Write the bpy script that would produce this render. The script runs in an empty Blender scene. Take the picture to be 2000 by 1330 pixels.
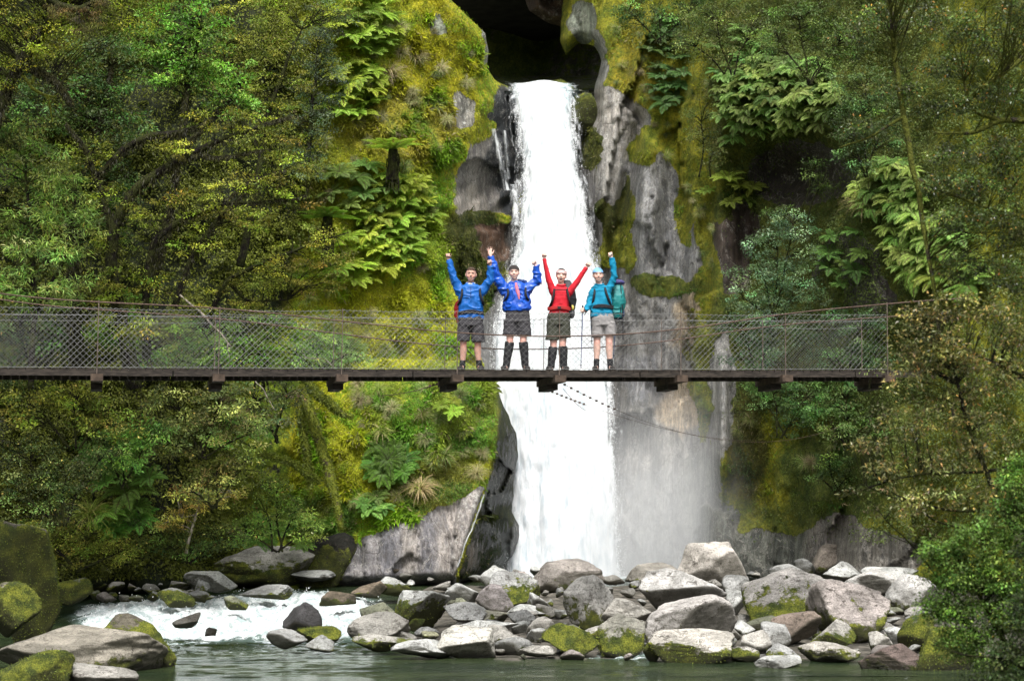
import bpy, bmesh, math, random
import numpy as np
from mathutils import Vector, Matrix, Euler
R = math.radians
random.seed(7)
rng = np.random.default_rng(7)
scene = bpy.context.scene
COL = scene.collection

# ---------------------------------------------------------------- camera
F = 3660.0                       # focal length in photo pixels (2000 wide)
CZ = 2.5                         # camera height above the lower river
PITCH = math.atan((1000 - 665) / F)
CP, SP = math.cos(PITCH), math.sin(PITCH)
cam_d = bpy.data.cameras.new('camera')
cam = bpy.data.objects.new('camera', cam_d); COL.objects.link(cam)
cam.location = (0, 0, CZ); cam.rotation_euler = (R(90) + PITCH, 0, 0)
cam_d.sensor_width = 36; cam_d.lens = F / 2000 * 36
cam_d.clip_start = .2; cam_d.clip_end = 2000
cam_d.dof.use_dof = True; cam_d.dof.focus_distance = 33.5; cam_d.dof.aperture_fstop = 2.6
scene.camera = cam

def at(px, py, Y):
    """photo pixel + world depth -> world point(s)"""
    px = np.asarray(px, float); py = np.asarray(py, float); Y = np.asarray(Y, float)
    a = (px - 1000) / F; b = (665 - py) / F
    ry = CP - b * SP; rz = SP + b * CP
    t = Y / ry
    return np.stack(np.broadcast_arrays(a * t, Y + 0 * t, CZ + rz * t), -1)
def P(px, py, Y): return Vector(at(px, py, Y).tolist())

# ---------------------------------------------------------------- noise
def _h(x, y, z, s):
    h = (x.astype(np.uint32) * np.uint32(374761393) + y.astype(np.uint32) * np.uint32(668265263)
         + z.astype(np.uint32) * np.uint32(2147483647 - 5000011) + np.uint32(s * 974711 + 17))
    h = (h ^ (h >> np.uint32(13))) * np.uint32(1274126177)
    h = (h ^ (h >> np.uint32(16))) * np.uint32(2246822519)
    return ((h ^ (h >> np.uint32(15))) & np.uint32(0xffffff)).astype(float) / 0xffffff
def vn(p, s=0):
    p = np.asarray(p, float); i = np.floor(p).astype(np.int64); f = p - i; f = f * f * (3 - 2 * f)
    r = 0
    for dx in (0, 1):
        for dy in (0, 1):
            for dz in (0, 1):
                w = (f[..., 0] if dx else 1 - f[..., 0]) * (f[..., 1] if dy else 1 - f[..., 1]) * (f[..., 2] if dz else 1 - f[..., 2])
                r = r + w * _h(i[..., 0] + dx + 5000, i[..., 1] + dy + 5000, i[..., 2] + dz + 5000, s)
    return r * 2 - 1
def fbm(p, o=4, s=0, g=.5):
    p = np.asarray(p, float); r = 0; a = 1; t = 0
    for k in range(o):
        r = r + a * vn(p * 2 ** k, s + k); t += a; a *= g
    return r / t
def n2(px, py, sc, o=3, s=0, ax=1., ay=1.):
    px = np.asarray(px, float); py = np.asarray(py, float)
    return fbm(np.stack([px / sc * ax, py / sc * ay, 0 * px + s * 3.7], -1), o, s)
def sst(a, b, x):
    t = np.clip((x - a) / (b - a), 0, 1); return t * t * (3 - 2 * t)

# ---------------------------------------------------------------- objects
def tag(o, label=None, cat=None, group=None, kind=None):
    if label: o['label'] = label
    if cat: o['category'] = cat
    if group: o['group'] = group
    if kind: o['kind'] = kind
    return o
def empty(name, loc=(0, 0, 0), label=None, cat=None, group=None):
    o = bpy.data.objects.new(name, None); COL.objects.link(o); o.location = loc
    o.empty_display_size = .1
    return tag(o, label, cat, group)
def link(name, me, parent=None):
    o = bpy.data.objects.new(name, me); COL.objects.link(o)
    if parent: o.parent = parent
    return o
def np_mesh(name, V, Fc, mat, smooth=False, fattr=None, vattr=None):
    """V (N,3); Fc (M,k) int array, or list of such arrays"""
    me = bpy.data.meshes.new(name)
    Fl = Fc if isinstance(Fc, list) else [Fc]
    Fl = [np.asarray(f, np.int32) for f in Fl if len(f)]
    V = np.asarray(V, np.float32)
    me.vertices.add(len(V)); me.vertices.foreach_set('co', V.ravel())
    nl = sum(f.size for f in Fl); nf = sum(len(f) for f in Fl)
    me.loops.add(nl); me.loops.foreach_set('vertex_index', np.concatenate([f.ravel() for f in Fl]))
    me.polygons.add(nf)
    tot = np.concatenate([np.full(len(f), f.shape[1], np.int32) for f in Fl])
    st = np.concatenate([[0], np.cumsum(tot)[:-1]]).astype(np.int32)
    me.polygons.foreach_set('loop_start', st); me.polygons.foreach_set('loop_total', tot)
    me.polygons.foreach_set('use_smooth', np.full(nf, smooth))
    me.update(calc_edges=True)
    for dom, d in (('FACE', fattr), ('POINT', vattr)):
        for k, v in (d or {}).items():
            v = np.asarray(v, np.float32)
            if v.ndim == 1:
                a = me.attributes.new(k, 'FLOAT', dom); a.data.foreach_set('value', v)
            else:
                if v.shape[1] == 3: v = np.concatenate([v, np.ones((len(v), 1), np.float32)], 1)
                a = me.attributes.new(k, 'FLOAT_COLOR', dom); a.data.foreach_set('color', v.ravel())
    if mat: me.materials.append(mat)
    return me

class MB:
    """collects simple shapes into one mesh"""
    def __init__(s): s.v = []; s.q = []; s.t = []; s.n = 0
    def add(s, V, q=None, t=None):
        V = np.asarray(V, float)
        if q is not None and len(q): s.q.append(np.asarray(q, int) + s.n)
        if t is not None and len(t): s.t.append(np.asarray(t, int) + s.n)
        s.v.append(V); s.n += len(V)
    def box(s, c, sz, M=None):
        c = np.array(c, float); h = np.array(sz, float) / 2
        V = np.array([(x, y, z) for x in (-1, 1) for y in (-1, 1) for z in (-1, 1)], float) * h
        if M is not None: V = V @ np.array(M).T
        s.add(V + c, [(0, 1, 3, 2), (4, 6, 7, 5), (0, 4, 5, 1), (2, 3, 7, 6), (0, 2, 6, 4), (1, 5, 7, 3)])
    def tube(s, pts, rad, k=6, cap=True):
        pts = np.asarray(pts, float); n = len(pts)
        rad = np.broadcast_to(np.asarray(rad, float), (n,))
        d = np.gradient(pts, axis=0); d /= np.linalg.norm(d, axis=1)[:, None] + 1e-9
        up = np.array([0, 0, 1.]) if abs(d[0][2]) < .9 else np.array([1., 0, 0])
        V = []
        u = np.cross(up, d[0]); u /= np.linalg.norm(u)
        for i in range(n):
            u = u - d[i] * (u @ d[i]); u /= np.linalg.norm(u) + 1e-9; w = np.cross(d[i], u)
            a = np.arange(k) / k * 2 * math.pi
            V.append(pts[i] + rad[i] * (np.cos(a)[:, None] * u + np.sin(a)[:, None] * w))
        V = np.concatenate(V)
        q = [(i * k + j, i * k + (j + 1) % k, (i + 1) * k + (j + 1) % k, (i + 1) * k + j) for i in range(n - 1) for j in range(k)]
        t = []
        if cap:
            V = np.concatenate([V, pts[:1], pts[-1:]]); a = n * k; b = a + 1
            t = [(a, (j + 1) % k, j) for j in range(k)] + [(b, (n - 1) * k + j, (n - 1) * k + (j + 1) % k) for j in range(k)]
        s.add(V, q, t)
    def ell(s, c, r, M=None, nu=12, nv=8):
        V = []; 
        for i in range(nv + 1):
            th = math.pi * i / nv
            for j in range(nu):
                ph = 2 * math.pi * j / nu
                V.append((math.sin(th) * math.cos(ph), math.sin(th) * math.sin(ph), math.cos(th)))
        V = np.array(V) * np.array(r, float)
        if M is not None: V = V @ np.array(M).T
        q = [(i * nu + j, (i + 1) * nu + j, (i + 1) * nu + (j + 1) % nu, i * nu + (j + 1) % nu) for i in range(nv) for j in range(nu)]
        s.add(V + np.array(c, float), q)
    def mesh(s, name, mat, smooth=False, sub=None):
        V = np.concatenate(s.v)
        if sub is not None: V = V - np.array(sub)
        fl = ([np.concatenate(s.q)] if s.q else []) + ([np.concatenate(s.t)] if s.t else [])
        return np_mesh(name, V, fl, mat, smooth)
    def build(s, name, mat, parent=None, smooth=False):
        sub = np.array(parent.location) if parent is not None and parent.type == 'EMPTY' and parent.parent is None else None
        return link(name, s.mesh(name, mat, smooth, sub), parent)

def ctree(o, parent=None):
    c = o.copy(); COL.objects.link(c); c.parent = parent
    for ch in [x for x in COL.objects if x.parent is o]: ctree(ch, c)
    return c

# ---------------------------------------------------------------- materials
def newmat(name):
    m = bpy.data.materials.new(name); m.use_nodes = True
    nt = m.node_tree; nt.nodes.clear()
    return m, nt
class N:
    def __init__(s, nt): s.nt = nt
    def __call__(s, t, **kw):
        n = s.nt.nodes.new(t)
        for k, v in kw.items():
            if k.startswith('i_'):
                key = k[2:]; key = int(key) if key.isdigit() else key.replace('_', ' ')
                sock = n.inputs[key]
                if hasattr(v, 'is_output') or isinstance(v, bpy.types.NodeSocket): s.nt.links.new(v, sock)
                else: sock.default_value = v
            else: setattr(n, k, v)
        return n
    def math(s, op, a, b=0.5, clamp=False):
        n = s.nt.nodes.new('ShaderNodeMath'); n.operation = op; n.use_clamp = clamp
        for i, v in enumerate((a, b)):
            if isinstance(v, bpy.types.NodeSocket): s.nt.links.new(v, n.inputs[i])
            else: n.inputs[i].default_value = v
        return n.outputs[0]
    def mix(s, f, a, b, bt='MIX'):
        n = s.nt.nodes.new('ShaderNodeMix'); n.data_type = 'RGBA'; n.blend_type = bt
        for i, v in ((0, f), (6, a), (7, b)):
            if isinstance(v, bpy.types.NodeSocket): s.nt.links.new(v, n.inputs[i])
            else: n.inputs[i].default_value = v if i == 0 else (tuple(v) + (1,))[:4]
        return n.outputs[2]
    def mr(s, v, a, b, c=0., d=1.):
        n = s.nt.nodes.new('ShaderNodeMapRange'); n.interpolation_type = 'SMOOTHSTEP'
        s.nt.links.new(v, n.inputs[0])
        for i, x in zip((1, 2, 3, 4), (a, b, c, d)): n.inputs[i].default_value = x
        return n.outputs[0]
    def noise(s, vec, sc, det=4, rough=.55, dist=0):
        n = s.nt.nodes.new('ShaderNodeTexNoise'); n.inputs['Scale'].default_value = sc
        n.inputs['Detail'].default_value = det; n.inputs['Roughness'].default_value = rough; n.inputs['Distortion'].default_value = dist
        if vec is not None: s.nt.links.new(vec, n.inputs['Vector'])
        return n.outputs['Fac']
    def vscale(s, vec, sc):
        n = s.nt.nodes.new('ShaderNodeMapping'); n.inputs['Scale'].default_value = sc
        s.nt.links.new(vec, n.inputs['Vector']); return n.outputs[0]
    def attr(s, name, out='Color'):
        n = s.nt.nodes.new('ShaderNodeAttribute'); n.attribute_name = name; return n.outputs[out]
    def bump(s, h, st=.5, d=.05, nrm=None):
        n = s.nt.nodes.new('ShaderNodeBump'); n.inputs['Strength'].default_value = st; n.inputs['Distance'].default_value = d
        s.nt.links.new(h, n.inputs['Height'])
        if nrm is not None: s.nt.links.new(nrm, n.inputs['Normal'])
        return n.outputs[0]
    def bsdf(s, col, rough=.8, nrm=None, spec=.3, **kw):
        n = s.nt.nodes.new('ShaderNodeBsdfPrincipled')
        for k, v in (('Base Color', col), ('Roughness', rough), ('Specular IOR Level', spec)):
            if isinstance(v, bpy.types.NodeSocket): s.nt.links.new(v, n.inputs[k])
            else: n.inputs[k].default_value = (tuple(v) + (1,))[:4] if k == 'Base Color' else v
        for k, v in kw.items(): n.inputs[k.replace('_', ' ')].default_value = v
        if nrm is not None: s.nt.links.new(nrm, n.inputs['Normal'])
        return n.outputs[0]
    def out(s, sh, vol=None):
        n = s.nt.nodes.new('ShaderNodeOutputMaterial')
        if sh is not None: s.nt.links.new(sh, n.inputs[0])
        if vol is not None: s.nt.links.new(vol, n.inputs[1])

def simple(name, col, rough=.6, var=.25, sc=40, spec=.3, metal=0, bump=0, bsc=None, stretch=None):
    m, nt = newmat(name); n = N(nt)
    co = n('ShaderNodeTexCoord').outputs['Object']
    if stretch: co = n.vscale(co, stretch)
    f = n.noise(co, sc, 4)
    c = n.mix(n.mr(f, .3, .7), tuple(x * (1 - var) for x in col), tuple(min(1, x * (1 + var)) for x in col))
    nr = n.bump(n.noise(co, bsc or sc * 1.7, 3), bump, .01) if bump else None
    n.out(n.bsdf(c, rough, nr, spec, Metallic=metal)); return m

def leafmat(name, trans=.35, rough=.5, objvar=False, spec=.3):
    m, nt = newmat(name); n = N(nt)
    c = n.attr('col')
    if objvar:
        oi = n('ShaderNodeObjectInfo')
        hs = n('ShaderNodeHueSaturation'); nt.links.new(c, hs.inputs['Color'])
        nt.links.new(n.mr(oi.outputs['Random'], 0, 1, .47, .515), hs.inputs['Hue'])
        r2 = n.math('FRACT', n.math('MULTIPLY', oi.outputs['Random'], 7.31))
        nt.links.new(n.mr(r2, 0, 1, .7, 1.3), hs.inputs['Value'])
        c = n.mix(1.0, hs.outputs[0], oi.outputs['Color'], 'MULTIPLY')
    b = n.bsdf(c, rough, None, spec)
    tr = n('ShaderNodeBsdfTranslucent'); 
    tc = n.mix(1.0, c, (1.0, 1.15, .55), 'MULTIPLY'); nt.links.new(tc, tr.inputs['Color'])
    mx = n('ShaderNodeMixShader', i_0=trans); nt.links.new(b, mx.inputs[1]); nt.links.new(tr.outputs[0], mx.inputs[2])
    n.out(mx.outputs[0]); return m
M_LEAF = leafmat('leaf_foliage')
M_LEAFG = leafmat('leaf_glossy', .25, .32, spec=.5)
M_FERN = leafmat('fern_foliage', .4, .55, True)

def barkmat(name, bark, moss, amt):
    m, nt = newmat(name); n = N(nt)
    g = n('ShaderNodeNewGeometry'); pos = g.outputs['Position']
    f1 = n.noise(n.vscale(pos, (1, 1, .25)), 22, 5); f2 = n.noise(pos, 5, 5, .65)
    c = n.mix(n.mr(f1, .3, .7), tuple(x * .5 for x in bark), tuple(x * 1.5 for x in bark))
    mc = n.mix(n.mr(n.noise(pos, 30, 3), .3, .7), tuple(x * .55 for x in moss), tuple(x * 1.4 for x in moss))
    mk = n.mr(f2, .62 - amt * .5, .72 - amt * .5)
    n.out(n.bsdf(n.mix(mk, c, mc), .9, n.bump(n.math('ADD', f1, n.noise(pos, 60, 3)), .8, .03), .15)); return m
M_BARKD = barkmat('dark_wet_bark', (.010, .008, .006), (.028, .032, .008), .4)
M_BARKM = barkmat('mossy_bark', (.07, .055, .035), (.17, .19, .025), .5)
M_BARKO = barkmat('olive_bark', (.05, .042, .03), (.10, .11, .02), .5)
M_BARKP = barkmat('pale_bark', (.24, .21, .17), (.10, .11, .03), .25)
# ================================================================ light
w = bpy.data.worlds.new('World'); scene.world = w; w.use_nodes = True
nt = w.node_tree; nt.nodes.clear(); n = N(nt)
sky = n('ShaderNodeTexSky'); sky.sky_type = 'NISHITA'; sky.sun_disc = False
SUN_EL, SUN_AZ = R(55), R(176)          # azimuth clockwise from +Y: high behind the camera
sky.sun_elevation = SUN_EL; sky.sun_rotation = SUN_AZ; sky.air_density = 1; sky.dust_density = 6; sky.ozone_density = 1
hs = n('ShaderNodeHueSaturation', i_Saturation=.25); nt.links.new(sky.outputs[0], hs.inputs['Color'])   # overcast: grey-white sky
bg = n('ShaderNodeBackground', i_1=.135); nt.links.new(hs.outputs[0], bg.inputs[0])
wo = n('ShaderNodeOutputWorld'); nt.links.new(bg.outputs[0], wo.inputs[0])
sd = bpy.data.lights.new('sun', 'SUN'); sd.energy = 2.2; sd.angle = R(10); sd.color = (1, .975, .94)
so = bpy.data.objects.new('sun', sd); COL.objects.link(so)
dv = Vector((math.sin(SUN_AZ) * math.cos(SUN_EL), math.cos(SUN_AZ) * math.cos(SUN_EL), math.sin(SUN_EL)))
so.rotation_euler = dv.to_track_quat('Z', 'Y').to_euler(); so.location = (8, -10, 30)
scene.view_settings.view_transform = 'Standard'; scene.view_settings.look = 'None'
scene.view_settings.exposure = .82; scene.view_settings.gamma = 1

# ================================================================ cliffs
def cliffmat():
    m, nt = newmat('cliff_rock_and_moss'); n = N(nt)
    pos = n('ShaderNodeNewGeometry').outputs['Position']
    rock = n.attr('rock'); mossc = n.attr('mossc'); mk = n.attr('moss', 'Fac'); lich = n.attr('lichen', 'Fac')
    st = n.noise(n.vscale(pos, (1, 1, .12)), 3.2, 6, .65, .6)          # water streaks down the face
    st2 = n.noise(n.vscale(pos, (1, 1, .30)), 13, 7, .75, .5)
    gr = n.noise(pos, 9, 6, .7)
    c = n.mix(n.mr(st, .38, .60), n.mix(1., rock, (.62, .64, .67), 'MULTIPLY'), n.mix(1., rock, (1.45, 1.45, 1.43), 'MULTIPLY'))
    c = n.mix(n.mr(st2, .45, .60, 0, .75), c, n.mix(1., rock, (.5, .47, .42), 'MULTIPLY'))
    c = n.mix(n.mr(gr, .42, .58, .0, .6), c, n.mix(1., c, (1.42, 1.40, 1.36), 'MULTIPLY'))
    vor = n('ShaderNodeTexVoronoi', feature='DISTANCE_TO_EDGE'); vor.inputs['Scale'].default_value = .75
    wv = n('ShaderNodeVectorMath', operation='ADD'); nt.links.new(pos, wv.inputs[0])
    nz = n('ShaderNodeTexNoise'); nz.inputs['Scale'].default_value = 1.6; nz.inputs['Detail'].default_value = 5; nt.links.new(pos, nz.inputs['Vector'])
    nt.links.new(nz.outputs['Color'], wv.inputs[1]); nt.links.new(n.vscale(wv.outputs[0], (1, 1, .55)), vor.inputs['Vector'])
    crack = n.mr(vor.outputs['Distance'], 0., .016)
    c = n.mix(crack, n.mix(1., c, (.5, .49, .47), 'MULTIPLY'), c)
    st3 = n.noise(n.vscale(pos, (1, 1, .07)), 30, 8, .7, .3); c = n.mix(n.mr(st3, .44, .54, .55, 0), c, n.mix(1., c, (.52, .52, .53), 'MULTIPLY'))
    dk = n.mr(n.noise(n.vscale(pos, (1, 1, .45)), 2.2, 8, .8, .5), .56, .60); c = n.mix(n.math('MULTIPLY', dk, .6), c, n.mix(1., c, (.35, .36, .34), 'MULTIPLY'))
    vv = n.noise(n.vscale(pos, (1, .6, .8)), 1.1, 6, .6, 1.5); vw = n.mr(n.math('ABSOLUTE', n.math('SUBTRACT', vv, .5)), 0, .008, 1, 0); c = n.mix(n.math('MULTIPLY', vw, .7), c, (.5, .47, .42))
    sp_ = n.noise(pos, 55, 4, .8); c = n.mix(n.mr(sp_, .40, .60, .5, 0), c, n.mix(1., c, (.5, .5, .48), 'MULTIPLY'))
    li = n.math('MULTIPLY', n.mr(n.noise(pos, 7, 5, .75), .56, .62), lich)
    c = n.mix(li, c, (.5, .5, .46))
    mn = n.noise(pos, 2.6, 6, .7); mf = n.noise(pos, 14, 5, .7)
    md = n.mix(n.mr(mn, .35, .65), n.mix(1., mossc, (.5, .62, .6), 'MULTIPLY'), n.mix(1., mossc, (1.35, 1.2, 1.), 'MULTIPLY'))
    md = n.mix(n.mr(mf, .32, .68), n.mix(1., md, (.45, .5, .5), 'MULTIPLY'), n.mix(1., md, (1.35, 1.3, 1.1), 'MULTIPLY'))
    msum = n.math('ADD', mk, n.math('MULTIPLY', n.math('SUBTRACT', n.noise(pos, 4, 7, .72), .5), 1.5))
    mm = n.mr(msum, .44, .56)
    col = n.mix(mm, c, md)
    h = n.math('ADD', n.math('MULTIPLY', st2, .5), n.math('MULTIPLY', n.noise(pos, 12, 9, .8), 1.1))
    h = n.math('ADD', h, n.math('MULTIPLY', crack, .2))
    h = n.math('ADD', h, n.math('MULTIPLY', mm, n.math('MULTIPLY', n.noise(pos, 26, 5, .75), 1.6)))
    rough = n.math('ADD', n.math('MULTIPLY', mm, .4), .5)
    n.out(n.bsdf(col, rough, n.bump(h, .8, .06), .35)); return m
M_CLIFF = cliffmat()

def inpoly(px, py, poly):
    r = np.zeros(px.shape, bool); j = len(poly) - 1
    for i in range(len(poly)):
        xi, yi = poly[i]; xj, yj = poly[j]
        if yi != yj: r ^= ((yi > py) != (yj > py)) & (px < (xj - xi) * (py - yi) / (yj - yi) + xi)
        j = i
    return r
def nearest(px, py, poly):
    best = np.full(px.shape, 1e9); bx = px.copy(); by = py.copy()
    for i in range(len(poly)):
        ax, ay = poly[i - 1]; bx_, by_ = poly[i]
        dx, dy = bx_ - ax, by_ - ay; L = dx * dx + dy * dy + 1e-9
        t = np.clip(((px - ax) * dx + (py - ay) * dy) / L, 0, 1)
        qx, qy = ax + t * dx, ay + t * dy; d = np.hypot(px - qx, py - qy)
        k = d < best; best[k] = d[k]; bx[k] = qx[k]; by[k] = qy[k]
    return best, bx, by
def rough_poly(poly, amp=5, seg=14, s=1):
    out = []
    for i in range(len(poly)):
        a = np.array(poly[i - 1], float); b = np.array(poly[i], float); k = max(1, int(np.linalg.norm(b - a) / seg))
        if k > 120: k = 60
        for j in range(k):
            p = a + (b - a) * j / k
            out.append((p[0] + amp * float(n2(p[0], p[1], 22, 3, s)), p[1] + amp * float(n2(p[0], p[1], 22, 3, s + 9))))
    return out

def paint(px, py, base, moss0, mcol, rules, s=0):
    """rules: (kind, cx, cy, rx, ry, value[, rot]) ; kinds rock / moss / mcol / lich"""
    N_ = len(px); rock = np.tile(np.array(base, float), (N_, 1)); mo = np.array(moss0, float) * np.ones(N_)
    mc = np.tile(np.array(mcol, float), (N_, 1)); li = np.zeros(N_)
    wx = px + 28 * n2(px, py, 45, 4, s + 3); wy = py + 28 * n2(px, py, 45, 4, s + 8)
    for k, cx, cy, rx, ry, v, *rt in rules:
        dx, dy = wx - cx, wy - cy
        if rt:
            c_, s_ = math.cos(R(rt[0])), math.sin(R(rt[0])); dx, dy = dx * c_ + dy * s_, -dx * s_ + dy * c_
        d = np.sqrt((dx / rx) ** 2 + (dy / ry) ** 2); m = 1 - sst(.8, 1.2, d)
        if k == 'rock': rock += (np.array(v) - rock) * m[:, None]; mo *= 1 - m
        elif k == 'tone': rock += (np.array(v) - rock) * m[:, None]
        elif k == 'moss': mo += (v - mo) * m
        elif k == 'mcol': mc += (np.array(v) - mc) * m[:, None]
        elif k == 'lich': li += (v - li) * m
    return {'rock': rock, 'moss': mo, 'mossc': mc, 'lichen': li}

def facet(px, py, sx, sy, seed, amp=.3, slope=1.):
    """broken rock planes: every cell of a jittered grid is a tilted facet of its own"""
    px = px + 14 * n2(px, py, 30, 3, seed); py = py + 14 * n2(px, py, 30, 3, seed + 1)
    x, y = px / sx, py / sy; ix, iy = np.floor(x).astype(int), np.floor(y).astype(int); best = np.full(px.shape, 1e9); out = np.zeros(px.shape)
    for dx in (-1, 0, 1):
        for dy in (-1, 0, 1):
            cx, cy = ix + dx + 50, iy + dy + 50; z = 0 * cx; h = [_h(cx, cy, z + k, seed) for k in range(5)]
            qx, qy = cx - 50 + h[0], cy - 50 + h[1]; d = (x - qx) ** 2 + (y - qy) ** 2; m = d < best
            v = amp * (h[2] - .5) + amp * slope * ((h[3] - .5) * (x - qx) * 2 + (h[4] - .5) * (y - qy)); best[m] = d[m]; out[m] = v[m]
    return out
def panel(name, poly, depth, pnt, step=6, back=3.0, pushf=None):
    poly = rough_poly(poly, 4, 14, 3)
    xs = np.arange(min(p[0] for p in poly) - step, max(p[0] for p in poly) + step, step)
    ys = np.arange(min(p[1] for p in poly) - step, max(p[1] for p in poly) + step, step)
    gx, gy = np.meshgrid(xs, ys); H, W = gx.shape
    cxx = gx[:-1, :-1] + step / 2; cyy = gy[:-1, :-1] + step / 2
    cm = inpoly(cxx, cyy, poly)
    idx = np.arange(H * W).reshape(H, W)
    q = np.stack([idx[1:, :-1][cm], idx[1:, 1:][cm], idx[:-1, 1:][cm], idx[:-1, :-1][cm]], 1)
    e = np.concatenate([q[:, [0, 1]], q[:, [1, 2]], q[:, [2, 3]], q[:, [3, 0]]])
    es = np.sort(e, 1); key = es[:, 0].astype(np.int64) * H * W + es[:, 1]
    u, inv, cnt = np.unique(key, return_inverse=True, return_counts=True)
    be = e[cnt[inv] == 1]; bv = np.unique(be)
    px = gx.ravel().copy(); py = gy.ravel().copy()
    d, nx, ny = nearest(px[bv], py[bv], poly); px[bv] = nx; py[bv] = ny
    used = np.unique(q); mp = np.full(H * W, -1); mp[used] = np.arange(len(used))
    px, py = px[used], py[used]; q = mp[q]; be = mp[be]; bv = mp[bv]
    Yd = depth(px, py)
    dd, _, _ = nearest(px, py, poly)          # round the rim over, away from the viewer
    Yd = Yd + .9 * (1 - np.clip(dd / 26, 0, 1)) ** 2
    V = at(px, py, Yd)
    at_ = pnt(px, py)
    k = len(V); bm_ = np.full(k, -1); bm_[bv] = k + np.arange(len(bv))
    V2 = at(px[bv], py[bv], Yd[bv] + back)
    V = np.concatenate([V, V2])
    q2 = np.stack([be[:, 1], be[:, 0], bm_[be[:, 0]], bm_[be[:, 1]]], 1)
    for a in at_: at_[a] = np.concatenate([at_[a], at_[a][bv]])
    me = np_mesh(name, V, np.concatenate([q, q2]), M_CLIFF, True, None, at_)
    return tag(link(name, me), kind='structure')

YM = (.34, .36, .026); GM = (.26, .35, .034); OM = (.10, .12, .02); DM = (.020, .028, .009)  # DM: near-black tone, paints shade into the forest base
def D_left(px, py):
    d = np.interp(px, [-250, 0, 300, 600, 760, 880, 940, 1000, 1030], [41, 43, 45.5, 49, 51, 52.2, 53.5, 56.0, 57.5])
    d = d + (900 - py) / 1000 * 1.6
    d = d + 1.1 * n2(px, py, 240, 3, 2) + .5 * n2(px, py, 70, 3, 5) + .16 * n2(px, py, 18, 3, 6)
    d = d + 1.4 * np.exp(-(((px - 960) / 50) ** 2 + ((py - 430) / 190) ** 2))
    d = d - .9 * np.exp(-(((px - 790) / 110) ** 2 + ((py - 330) / 90) ** 2))
    rk = np.exp(-(((px - 945) / 70) ** 2 + ((py - 350) / 90) ** 2))
    d = d + rk * .35 * (np.abs(np.mod((px * .8 + py * .5) / 55 + .8 * n2(px, py, 60, 2, 4), 1) - .5) * 2)
    return d + facet(px, py, 60, 110, 5, .7) * np.exp(-(((px - 960) / 80) ** 2 + ((py - 400) / 230) ** 2))
L_RULES = [
 ('tone', 200, 500, 430, 900, (.018, .018, .010)),  # forest base painted near-black, so leaf gaps look deeply shaded
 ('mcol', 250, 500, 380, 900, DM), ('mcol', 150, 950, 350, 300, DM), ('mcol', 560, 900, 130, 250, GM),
 ('mcol', 690, 520, 120, 110, YM), ('mcol', 820, 470, 70, 140, GM), ('mcol', 860, 120, 90, 130, (.36, .35, .02)), ('mcol', 760, 630, 200, 100, (.44, .45, .035)),
 ('mcol', 780, 240, 130, 70, (.32, .30, .04)), ('mcol', 640, 870, 80, 140, (.38, .38, .02)), ('mcol', 740, 60, 60, 60, GM), ('mcol', 930, 500, 60, 120, (.07, .08, .015)),
 ('moss', 720, 200, 60, 90, .75), ('moss', 250, 900, 330, 220, .6),
 ('rock', 956, 355, 74, 76, (.22, .205, .19)), ('rock', 918, 398, 34, 42, (.33, .3, .27)), ('rock', 985, 262, 34, 100, (.045, .05, .055)),
 ('rock', 1000, 360, 16, 120, (.04, .045, .05)), ('rock', 955, 470, 34, 46, (.15, .09, .06)), ('rock', 995, 470, 16, 60, (.06, .055, .05)), ('rock', 990, 600, 26, 60, (.1, .1, .1)),
 ('rock', 968, 660, 26, 80, (.2, .2, .2)), ('rock', 905, 215, 22, 34, (.26, .25, .22)), ('rock', 862, 48, 17, 26, (.2, .22, .17)), ('rock', 955, 90, 10, 40, (.3, .3, .27)),
 ('moss', 950, 425, 50, 18, .9), ('moss', 925, 520, 30, 60, .85), ('moss', 948, 248, 18, 22, 1.),
 ('lich', 895, 225, 60, 60, .9), ('lich', 935, 330, 50, 90, .5), ('lich', 955, 150, 40, 60, .6)]
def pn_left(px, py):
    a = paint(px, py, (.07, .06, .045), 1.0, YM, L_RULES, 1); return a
def D_low(px, py):
    rx = np.interp(py, [700, 760, 800, 880, 950, 1000, 1125], [935, 958, 968, 958, 944, 925, 886])
    d = np.interp(px, [540, 620, 720, 850, 930, 1020], [49.6, 48.2, 47.6, 47.6, 48.0, 48.6])
    d = d + (930 - py) / 1000 * 3.2 + 1.6 * np.exp(-((py - 690) / 60) ** 2)
    over = np.clip(px - rx, 0, None); d = d + over * .055
    line = np.interp(px, [600, 690, 760, 800, 860, 900, 940], [1200, 1062, 1028, 1020, 985, 975, 950]); br = sst(-10, 20, py - line)
    d = d + .45 * n2(px, py, 150, 3, 12) + (.3 - .22 * br) * n2(px, py, 45, 3, 15) + (.1 - .06 * br) * n2(px, py, 14, 3, 16)
    line = np.interp(px, [600, 690, 760, 800, 860, 900, 940], [1200, 1062, 1028, 1020, 985, 975, 950]); d = d + facet(px, py, 70, 160, 7, .4) * sst(-10, 20, py - line) + facet(px, py, 50, 60, 8, .9) * sst(0, 20, over)
    return d
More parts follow.
